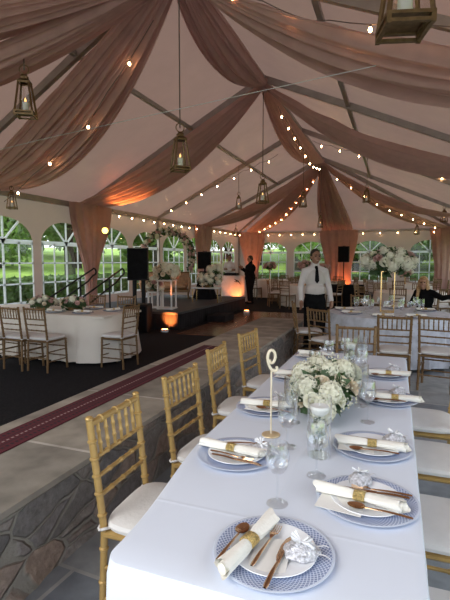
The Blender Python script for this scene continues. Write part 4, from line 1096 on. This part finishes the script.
# par light on curtain column
t=thing('spotlight','small white spotlight with a yellow lens clamped to the left curtain column','spotlight',(XL+.62,10.05,2.37),R(-62))
b=MB(); b.lathe([(.001,-.16),(.055,-.15),(.075,-.02),(.085,.10),(.078,.10),(.07,-.01),(.001,-.02)],20)
for i,v in enumerate(b.v): b.v[i]=(v[2],v[1],v[0]*1.0)
b.build('can',M_white,t)
b=MB(); b.lathe([(.001,.092),(.075,.092),(.001,.096)],20)
for i,v in enumerate(b.v): b.v[i]=(v[2],v[1],v[0])
b.build('lens',M_yel,t)
b=MB(); b.tube([(-.03,.10,.0),(-.10,.12,-.03),(-.30,.0,-.10)],.013,6); b.build('bracket',M_rail,t)
lamp('curtain_wash',(XL+.9,10.35,2.2),(-6.55,10.1,3.2),330,56,(1,.34,.08),.10)
# black-draped table, far right
o=cloth(rrect(-2.35,-1.05,15.9,16.6,.05),.75,.03,.03,18,.02,M_black,'draped_table',6); tag(o,'low black-draped table left of the tall white flowers, towards the back wall','table')

# far guest tables with chairs
FT=[(-2.95,15.7,.80,'white-clothed guest table nearest the man in black'),(-2.75,18.4,.85,'white-clothed guest table behind the waiter, by the back wall'),(-5.2,19.2,.85,'white-clothed guest table by the far left corner'),(.35,13.0,.90,'ivory-clothed guest table behind the seated blonde woman'),(.3,17.6,.9,'ivory-clothed guest table by the back wall on the right')]
FL=['by the man in black','behind the waiter','in the far left corner','behind the blonde woman','at the back right']
for i,(x,y,r,l) in enumerate(FT):
    o=cloth(circ(x,y,r,90),.755,.04,.07,16,.03,M_ivory,'draped_table',20+i); tag(o,l,'table','clothed guest tables at the back')
    ring_of(x,y,r+.30,FL[i],'chairs around the guest table '+FL[i],.05*i)
    if i==3: continue
    t=thing('flower_centerpiece','tall flowers on the '+l,'flowers',(x,y,TZ),0,'flowers on the guest tables at the back')
    hgt=(.55,.42,.5,.12,.3)[i]
    b=MB(); b.lathe([(.001,0),(.07,0),(.02,.02),(.016,hgt*.8),(.06,hgt),(.001,hgt)],16); b.build('vase',M_goldm,t)
    bouquet(t,(0,0,hgt+.1),(.24,.24,.17),18,[(HYDP,'hydrangea',1.2,'blush hydrangea',2),(ROSEP,'rose',1.2,'blush rose',2),(HYDS,'hydrangea',1.1,None,1)],1.0,130,.12,41+i,-.4)

# ------------------------------------------------------------------ people
def remesh(b,name,mat,vox,parent,smooth=4):
    me=b.mesh('tmp',mat); o=bpy.data.objects.new('tmp',me); COL.objects.link(o)
    m=o.modifiers.new('r','REMESH'); m.mode='VOXEL'; m.voxel_size=vox
    s=o.modifiers.new('s','SMOOTH'); s.iterations=smooth; s.factor=.5
    dg=bpy.context.evaluated_depsgraph_get(); dg.update()
    me2=bpy.data.meshes.new_from_object(o.evaluated_get(dg)); me2.name=name
    bpy.data.objects.remove(o); bpy.data.meshes.remove(me)
    me2.materials.clear(); me2.materials.append(mat)
    me2.polygons.foreach_set('use_smooth',[True]*len(me2.polygons))
    o=bpy.data.objects.new(name,me2); COL.objects.link(o)
    if parent: o.parent=parent
    return o
def hand(b,w,d,side,curl=.5):
    # palm + five bent fingers; w wrist, d direction, side = thumb direction
    w=Vector(w); d=Vector(d).normalized(); side=Vector(side); side=(side-d*side.dot(d)).normalized(); n=d.cross(side)
    b.limb([w,w+d*.045,w+d*.085],[.027,.034,.032],10)
    b.ell(w+d*.055+side*.012,(.026,.026,.026),8,6)
    for i,(off,L) in enumerate(((.028,.072),(.009,.082),(-.010,.076),(-.027,.058))):
        p0=w+d*.082+side*off; d1=(d+n*curl*.5).normalized(); d2=(d+n*curl*1.6).normalized()
        b.limb([p0,p0+d1*L*.45,p0+d1*L*.45+d2*L*.55],[.0095,.0088,.0075],8)
    p0=w+d*.03+side*.028; t1=(side*.8+d*.7).normalized(); b.limb([p0,p0+t1*.035,p0+t1*.035+(d+side*.2).normalized()*.03],[.012,.0105,.009],8)
def head(b,c,yaw=0,pitch=0,s=1):
    Rm=Matrix.Rotation(yaw,3,'Z')@Matrix.Rotation(pitch,3,'X'); c=Vector(c)
    def e(p,r): b.ell(c+Rm@(Vector(p)*s),[x*s for x in r],16,12,Rm)
    e((0,-.012,.03),(.075,.095,.092)); e((0,.022,-.035),(.058,.070,.072)); e((0,.062,-.082),(.030,.026,.024))
    e((0,.096,-.012),(.012,.018,.026)); e((0,.103,-.026),(.017,.013,.011)); e((0,.082,-.058),(.027,.014,.010)); e((0,.080,.034),(.052,.018,.014))
    for q in (-1,1): e((q*.077,-.005,-.008),(.012,.022,.034)); e((q*.038,.066,-.035),(.024,.022,.024))
    return Rm
def face_bits(t,c,Rm,s,brow):
    c=Vector(c)
    for q in (-1,1):
        b=MB(); b.ell(c+Rm@(Vector((q*.031,.086,.010))*s),[.0125*s,.007*s,.008*s],10,8,Rm); b.build('eye',M_black,t)
        b=MB(); b.tube([c+Rm@(Vector((q*x,y,z))*s) for x,y,z in ((.014,.097,.028),(.032,.096,.034),(.052,.084,.028))],.0045*s,6); b.build('eyebrow',brow,t)
    b=MB(); b.ell(c+Rm@(Vector((0,.096,-.057))*s),[.022*s,.006*s,.0055*s],10,6,Rm); b.build('lips',M_petp,t)
def hair_cap(t,c,Rm,s,mat,long=False,thin=0):
    b=MB(); c=Vector(c)
    def e(p,r): b.ell(c+Rm@(Vector(p)*s),[x*s for x in r],16,12,Rm)
    e((0,-.025,.052),(.079,.095,.082)); e((0,-.062,.0),(.074,.062,.075)); 
    for q in (-1,1): e((q*.066,-.02,.02),(.018,.05,.045))
    if long:
        for q in (-1,1):
            e((q*.070,.01,-.02),(.030,.06,.10)); e((q*.085,-.01,-.13),(.035,.055,.11)); e((q*.09,.01,-.23),(.032,.045,.08))
        e((0,-.07,-.10),(.085,.05,.16)); e((0,.03,.095),(.06,.06,.035))
    return remesh(b,'hair',mat,.009,t,3)
def person(label,loc,rz,pose,skin,top,topmat,trous,hair,s=1.0,bulk=1.0,seated=False,longhair=False,hyaw=0,hpitch=0,tie=False,vest=False):
    t=thing('person',label,'person',loc,rz); t.scale=(s,)*3
    J=pose; b=MB(); k=bulk
    torso=[J['pelvis'],J['waist'],J['chest'],J['neckb']]
    def tors(b,e):
        p=[Vector(x) for x in torso]
        b.ell(p[0],((.165*k+e),(.115*k+e),.13+e),20,14); b.ell((p[0]+p[1])/2,(.160*k+e,.118*k+e,.14+e),20,14); b.ell(p[1]+Vector((0,.015*(k-1)*4,0)),(.155*k+e,.115*k+e,.16+e),20,14)
        b.ell(p[2],(.178*k+e,.118*k+e,.17+e),20,14); b.limb([J['shl'],p[2]+Vector((0,0,.12)),J['shr']],[.052+e,.085+e,.052+e],12)
    tors(b,0)
    hc=Vector(J['head']); b.limb([J['neckb'],hc-Vector((0,.01,.06))],[.062,.054],12)
    Rm=head(b,hc,hyaw,hpitch)
    for q in 'lr':
        b.limb([J['sh'+q],J['el'+q],J['wr'+q]],[.052,.042,.028]); hand(b,J['wr'+q],J['hd'+q],J['th'+q])
        b.limb([J['hip'+q],J['kn'+q],J['an'+q]],[.090*k,.060,.040]); b.limb([J['an'+q],Vector(J['an'+q])+Vector(J['ft'])],[.04,.03])
    remesh(b,'body',skin,.009,t,2)
    # shirt / top
    b=MB(); tors(b,.014)
    for q in 'lr':
        w=Vector(J['wr'+q]); el=Vector(J['el'+q]); b.limb([J['sh'+q],el,el+(w-el)*.93],[.062,.052,.040],12)
    b.limb([J['neckb'],Vector(J['neckb'])+Vector((0,0,.035))],[.074,.068],14)
    remesh(b,top,topmat,.012,t,3)
    b=MB(); p=Vector(J['pelvis'])
    b.ell(p-Vector((0,0,.02)),(.165*k+.022,.118*k+.022,.14),20,14); b.ell(p+Vector((0,0,.06)),(.162*k+.022,.116*k+.022,.06),20,10)
    for q in 'lr':
        b.limb([J['hip'+q],J['kn'+q],Vector(J['an'+q])+(Vector(J['kn'+q])-Vector(J['an'+q]))*.08],[.105*k,.080,.066])
    remesh(b,'trousers',trous,.012,t,3)
    for q in 'lr':
        a=Vector(J['an'+q]); f=Vector(J['ft']); b=MB(); b.limb([a-Vector((0,f.y*.25,.035)),a+Vector((0,f.y*.4,-.04)),a+f*1.0],[.042,.042,.036],10); remesh(b,'shoe',M_black,.01,t,2)
    hair_cap(t,hc,Rm,1,hair,longhair); face_bits(t,hc,Rm,1,hair)
    c=Vector(J['chest'])
    if vest:
        b=MB(); b.ell(c+Vector((0,.01,-.02)),(.160*k+.018,.118*k+.022,.19),20,14); b.ell(Vector(J['waist'])+Vector((0,.02,.0)),(.155*k+.018,.115*k+.022,.13),20,14); remesh(b,'waistcoat',M_vest,.012,t,3)
    if tie:
        n=Vector(J['neckb']); y=.118*k+.030
        b=MB(); b.rings([[(x-w,n.y+yy,z),(x+w,n.y+yy,z),(x+w,n.y+yy+.012,z),(x-w,n.y+yy+.012,z)] for x,w,yy,z in ((0,.018,.085,n.z+.0),(0,.026,.092,n.z-.03),(0,.020,y-.012,n.z-.06),(0,.030,y+.006,n.z-.17),(0,.034,y+.014,n.z-.24),(0,.004,y+.015,n.z-.28))],True,True); b.build('necktie',M_black,t)
    return t
def stand(**kw):
    J=dict(pelvis=(0,0,.96),waist=(0,0,1.10),chest=(0,-.01,1.30),neckb=(0,-.02,1.49),head=(0,.01,1.635),
     shl=(-.165,-.02,1.395),shr=(.165,-.02,1.395),ell=(-.235,-.03,1.14),elr=(.235,-.03,1.14),wrl=(-.245,.06,.90),wrr=(.245,.06,.90),
     hdl=(0.05,.12,-1),hdr=(-.05,.12,-1),thl=(.3,1,0),thr=(-.3,1,0),
     hipl=(-.09,0,.90),hipr=(.09,0,.90),knl=(-.10,.015,.50),knr=(.10,.015,.50),anl=(-.11,-.02,.09),anr=(.11,-.02,.09),ft=(0,.17,-.05)); J.update(kw); return J
def facing(v): return atan2(v[1],v[0])-pi/2
person('waiter in a white shirt, pale waistcoat and dark tie standing beside the silver round table',(-1.24,7.42,.012),facing((.42,-1)),stand(wrl=(-.25,.10,.92),wrr=(.245,.10,.93)),M_skind,'shirt',M_shirt,M_black,M_hairb,1.0,.93,tie=True,vest=True,hyaw=.15)
person('man in a black suit standing side-on with arms raised before the music table',(-5.0,15.75,.012),facing((-.75,-.65)),
  stand(ell=(-.24,.10,1.18),elr=(.24,.10,1.18),wrl=(-.10,.32,1.30),wrr=(.10,.32,1.28),hdl=(.4,.6,.6),hdr=(-.4,.6,.6),thl=(0,0,1),thr=(0,0,1)),M_skind,'jacket',M_black,M_black,M_hairb,1.0,1.42,hpitch=-.2)
person('man in a white shirt with arms folded behind the white-draped music table',(-6.28,17.05,.012),facing((.35,-1)),
  stand(ell=(-.25,.10,1.16),elr=(.25,.10,1.16),wrl=(.08,.20,1.20),wrr=(-.08,.23,1.17),hdl=(1,.1,.1),hdr=(-1,.1,.1),thl=(0,0,1),thr=(0,0,1)),M_skind,'shirt',M_shirt,M_black,M_hairb,1.03,1.05)
person('blonde woman in a black top seated at the silver round table, one arm stretched out',(.48,8.93,.012),facing((-.62,-.75)),
  stand(pelvis=(0,-.02,.585),waist=(0,-.02,.71),chest=(0,-.03,.90),neckb=(0,-.03,1.07),head=(.0,.02,1.205),shl=(-.165,-.03,1.02),shr=(.165,-.03,1.02),
   ell=(-.40,.02,.95),elr=(.22,.06,.80),wrl=(-.63,.08,1.0),wrr=(.12,.30,.79),hdl=(-1,.1,0),hdr=(-.3,1,.0),thl=(0,0,1),thr=(-1,0,0.2),
   hipl=(-.09,.0,.555),hipr=(.09,.0,.555),knl=(-.10,.42,.545),knr=(.10,.42,.545),anl=(-.10,.38,.09),anr=(.10,.38,.09),ft=(0,.15,-.05)),M_skin,'blouse',M_black,M_black,M_hairy,.97,.95,longhair=True,hyaw=.5,hpitch=.05)

# ------------------------------------------------------------------ outside
def hedge(name,label,x0,x1,y0,y1,h,seed,dens=420):
    rnd=random.Random(seed); b=MB(); A=(x1-x0)*(y1-y0)
    t=thing(name,label,'hedge',((x0+x1)/2,(y0+y1)/2,-.02),0,'clipped hedges outside the tent'); cx,cy=(x0+x1)/2,(y0+y1)/2
    n=int(dens*max(x1-x0,y1-y0))
    for _ in range(n):
        f=rnd.random(); x=rnd.uniform(x0,x1)-cx; y=rnd.uniform(y0,y1)-cy; z=rnd.uniform(.03,h)
        if f<.35: z=h+rnd.uniform(-.05,.04)
        elif x1-x0<y1-y0: x=(x0 if rnd.random()<.5 else x1)-cx+rnd.uniform(-.05,.05)
        else: y=(y0 if rnd.random()<.5 else y1)-cy+rnd.uniform(-.05,.05)
        d=Vector((rnd.uniform(-1,1),rnd.uniform(-1,1),rnd.uniform(-1,1))).normalized(); e=d.orthogonal().normalized(); k=rnd.uniform(.06,.13)
        o=Vector((x,y,z)); b.add([o-d*k,o+e*k*.6,o+d*k,o-e*k*.6],[(0,1,2,3)])
    b.build('foliage',M_hedge,t,smooth=False)
    b=MB(); b.rbox((0,0,h/2),(x1-x0-.1,y1-y0-.1,h-.08),.05); b.build('inner_branches',M_hedge,t)
hedge('hedge','clipped green hedge running along the outside of the left windows',-10.6,-9.7,3.5,26,1.05,1)
hedge('hedge','clipped green hedge running along the outside of the back windows',-9.0,5,24.9,25.6,.85,2)
rnd=random.Random(5)
CROWN=[]
for v in range(3):
    b=MB(); 
    for k in range(7):
        a=k*2.4; c=(1.5*cos(a)*rnd.uniform(.3,1),1.5*sin(a)*rnd.uniform(.3,1),rnd.uniform(-1.0,1.6)); rr=rnd.uniform(1.0,1.6)
        b.leaves(620,c,(rr,rr,rr*.85),.30,.5,rnd)
    CROWN.append((b.mesh('crown',M_leafA,False),b.mesh('crown',M_leafB,False)))
def tree(x,y,z,s,v,light,label,hgt=3.2):
    t=thing('tree',label,'tree',(x,y,z),rnd.uniform(0,6),'trees beyond the tent windows')
    o=bpy.data.objects.new('crown',CROWN[v][light]); COL.objects.link(o); o.parent=t; o.location=(0,0,hgt); o.scale=(s,s,s)
    b=MB(); b.tube([(0,0,-.3),(.05,0,hgt*.5),(0,.1,hgt)],[.22*s,.16*s,.10*s],10)
    for i in range(4):
        a=i*1.6; b.tube([(0,.05,hgt*.6),(.8*s*cos(a),.8*s*sin(a),hgt+.4)],[.09*s,.03*s],6)
    b.build('trunk',M_bark,t)
def hh(x,y):
    d=max(0,-x-9.5,y-25,(x-9)*.8); return min(.10*d,3.2)-.02
TR=[(-13.2,15.9,1.25,0,0,'dark tree with a thick trunk close outside the second arched window',3.6),
 (-17.5,12.6,1.0,1,0,'rounded dark shrub-like tree outside between the first two windows',1.9),
 (-27,15.5,1.7,2,0,'tall deep-green tree up the slope beyond the first window',4.5),
 (-31,24,2.0,0,1,'big pale-green tree up the slope left of the stage',5.0),
 (-21,26,1.5,1,0,'deep-green tree up the slope behind the loudspeaker',3.6),
 (-27,34,2.0,2,1,'big pale-green tree beyond the floral arch',5.0),
 (-17.5,31,1.6,0,0,'deep-green tree beyond the windows right of the arch',4.0),
 (-20,44,2.2,1,1,'large pale-green tree beyond the far left corner',5.5),
 (-11,37,1.8,2,1,'pale-green tree beyond the first back window',4.8),
 (-8,48,2.4,0,0,'large deep-green tree far beyond the first back window',5.5),
 (-4.5,40,1.8,1,1,'pale-green tree beyond the window behind the waiter',4.8),
 (-.6,34,1.6,2,0,'deep-green tree beyond the window left of the tall flowers',3.0),
 (3.2,35,1.7,0,0,'deep-green tree beyond the right-hand back window',3.2),
 (1.5,47,2.4,1,0,'large deep-green tree far beyond the right of the back wall',5.0),
 (8,42,2.2,2,0,'deep-green tree beyond the far right corner',4.8),
 (-36,13,2.0,1,1,'pale-green tree high up the slope at the left edge of the photo',4.5),
 (-24,7.5,1.6,0,1,'pale-green tree up the slope at the very left edge window',3.6),
 (-33,18.5,2.2,1,0,'tall deep-green tree up the slope beyond the second arched window',4.6),
 (-22,20,1.5,2,1,'pale-green tree up the slope behind the left curtain column',3.4),
 (-14,29.5,1.3,0,1,'pale-green tree close behind the far left corner',3.2),
 (-6.8,33,1.4,1,1,'pale-green tree just beyond the first back window',3.4),
 (-2.8,33.5,1.35,2,1,'pale-green tree just beyond the window behind the waiter',3.5),
 (1.2,32,1.4,0,0,'deep-green tree just beyond the right back window',2.8),
 (5.5,33,1.5,1,1,'pale-green tree just beyond the right back corner',3.0),
 (-25,41,2.2,1,0,'large deep-green tree beyond the arch, behind the pale ones',4.2),
 (-16,43,2.2,0,1,'large pale-green tree beyond the black draped speaker',4.2),
 (-21,37,1.9,2,1,'pale-green tree beyond the window right of the arch',3.6),
 (-5.5,46,2.4,2,1,'large pale-green tree far beyond the back wall, left part',4.4),
 (-.5,44,2.4,0,1,'large pale-green tree far beyond the middle of the back wall',4.4),
 (5,46,2.4,1,0,'large deep-green tree far beyond the back wall, right part',4.4),
 (-30,30,2.2,1,1,'large pale-green tree up the slope beyond the loudspeaker',4.6),
 (-38,36,2.6,2,0,'large deep-green tree at the top of the slope beyond the arch',6.0)]
for x,y,s,v,l,lab,h in TR: tree(x,y,hh(x,y),s,v,l,lab,h)

# ------------------------------------------------------------------ light, camera, view
w=bpy.data.worlds.new('overcast_sky'); scene.world=w; w.use_nodes=True; nt=w.node_tree; bg=nt.nodes['Background']
tc=nt.nodes.new('ShaderNodeTexCoord'); sx=nt.nodes.new('ShaderNodeSeparateXYZ'); cr=nt.nodes.new('ShaderNodeValToRGB')
nt.links.new(tc.outputs['Generated'],sx.inputs[0]); nt.links.new(sx.outputs['Z'],cr.inputs['Fac']); nt.links.new(cr.outputs['Color'],bg.inputs['Color'])
cr.color_ramp.elements[0].position=0; cr.color_ramp.elements[0].color=(.90,.95,1.0,1); cr.color_ramp.elements[1].position=.7; cr.color_ramp.elements[1].color=(.70,.83,1.0,1)
bg.inputs['Strength'].default_value=1.9
l=bpy.data.lights.new('veiled_sun','SUN'); l.energy=2.2; l.angle=R(40); l.color=(1,.96,.88); o=bpy.data.objects.new('veiled_sun',l); COL.objects.link(o); o.rotation_euler=(R(48),0,R(-35))
cam=bpy.data.cameras.new('camera'); co=bpy.data.objects.new('camera',cam); COL.objects.link(co); scene.camera=co
co.location=(0,0,1.58); co.rotation_euler=(R(90-4.953),0,R(20.807)); cam.sensor_fit='VERTICAL'; cam.sensor_height=36; cam.lens=36*450/600; cam.clip_start=.05; cam.clip_end=300
v=scene.view_settings; v.view_transform='Standard'; v.look='None'; v.gamma=1; v.exposure=0.28; v.use_curve_mapping=False
scene.cycles.use_denoising=True
try: scene.cycles.denoiser='OPENIMAGEDENOISE'
except Exception: pass
scene.cycles.max_bounces=10; scene.cycles.transparent_max_bounces=24; scene.cycles.diffuse_bounces=5; scene.cycles.caustics_reflective=False; scene.cycles.caustics_refractive=False
scene.cycles.sample_clamp_indirect=6
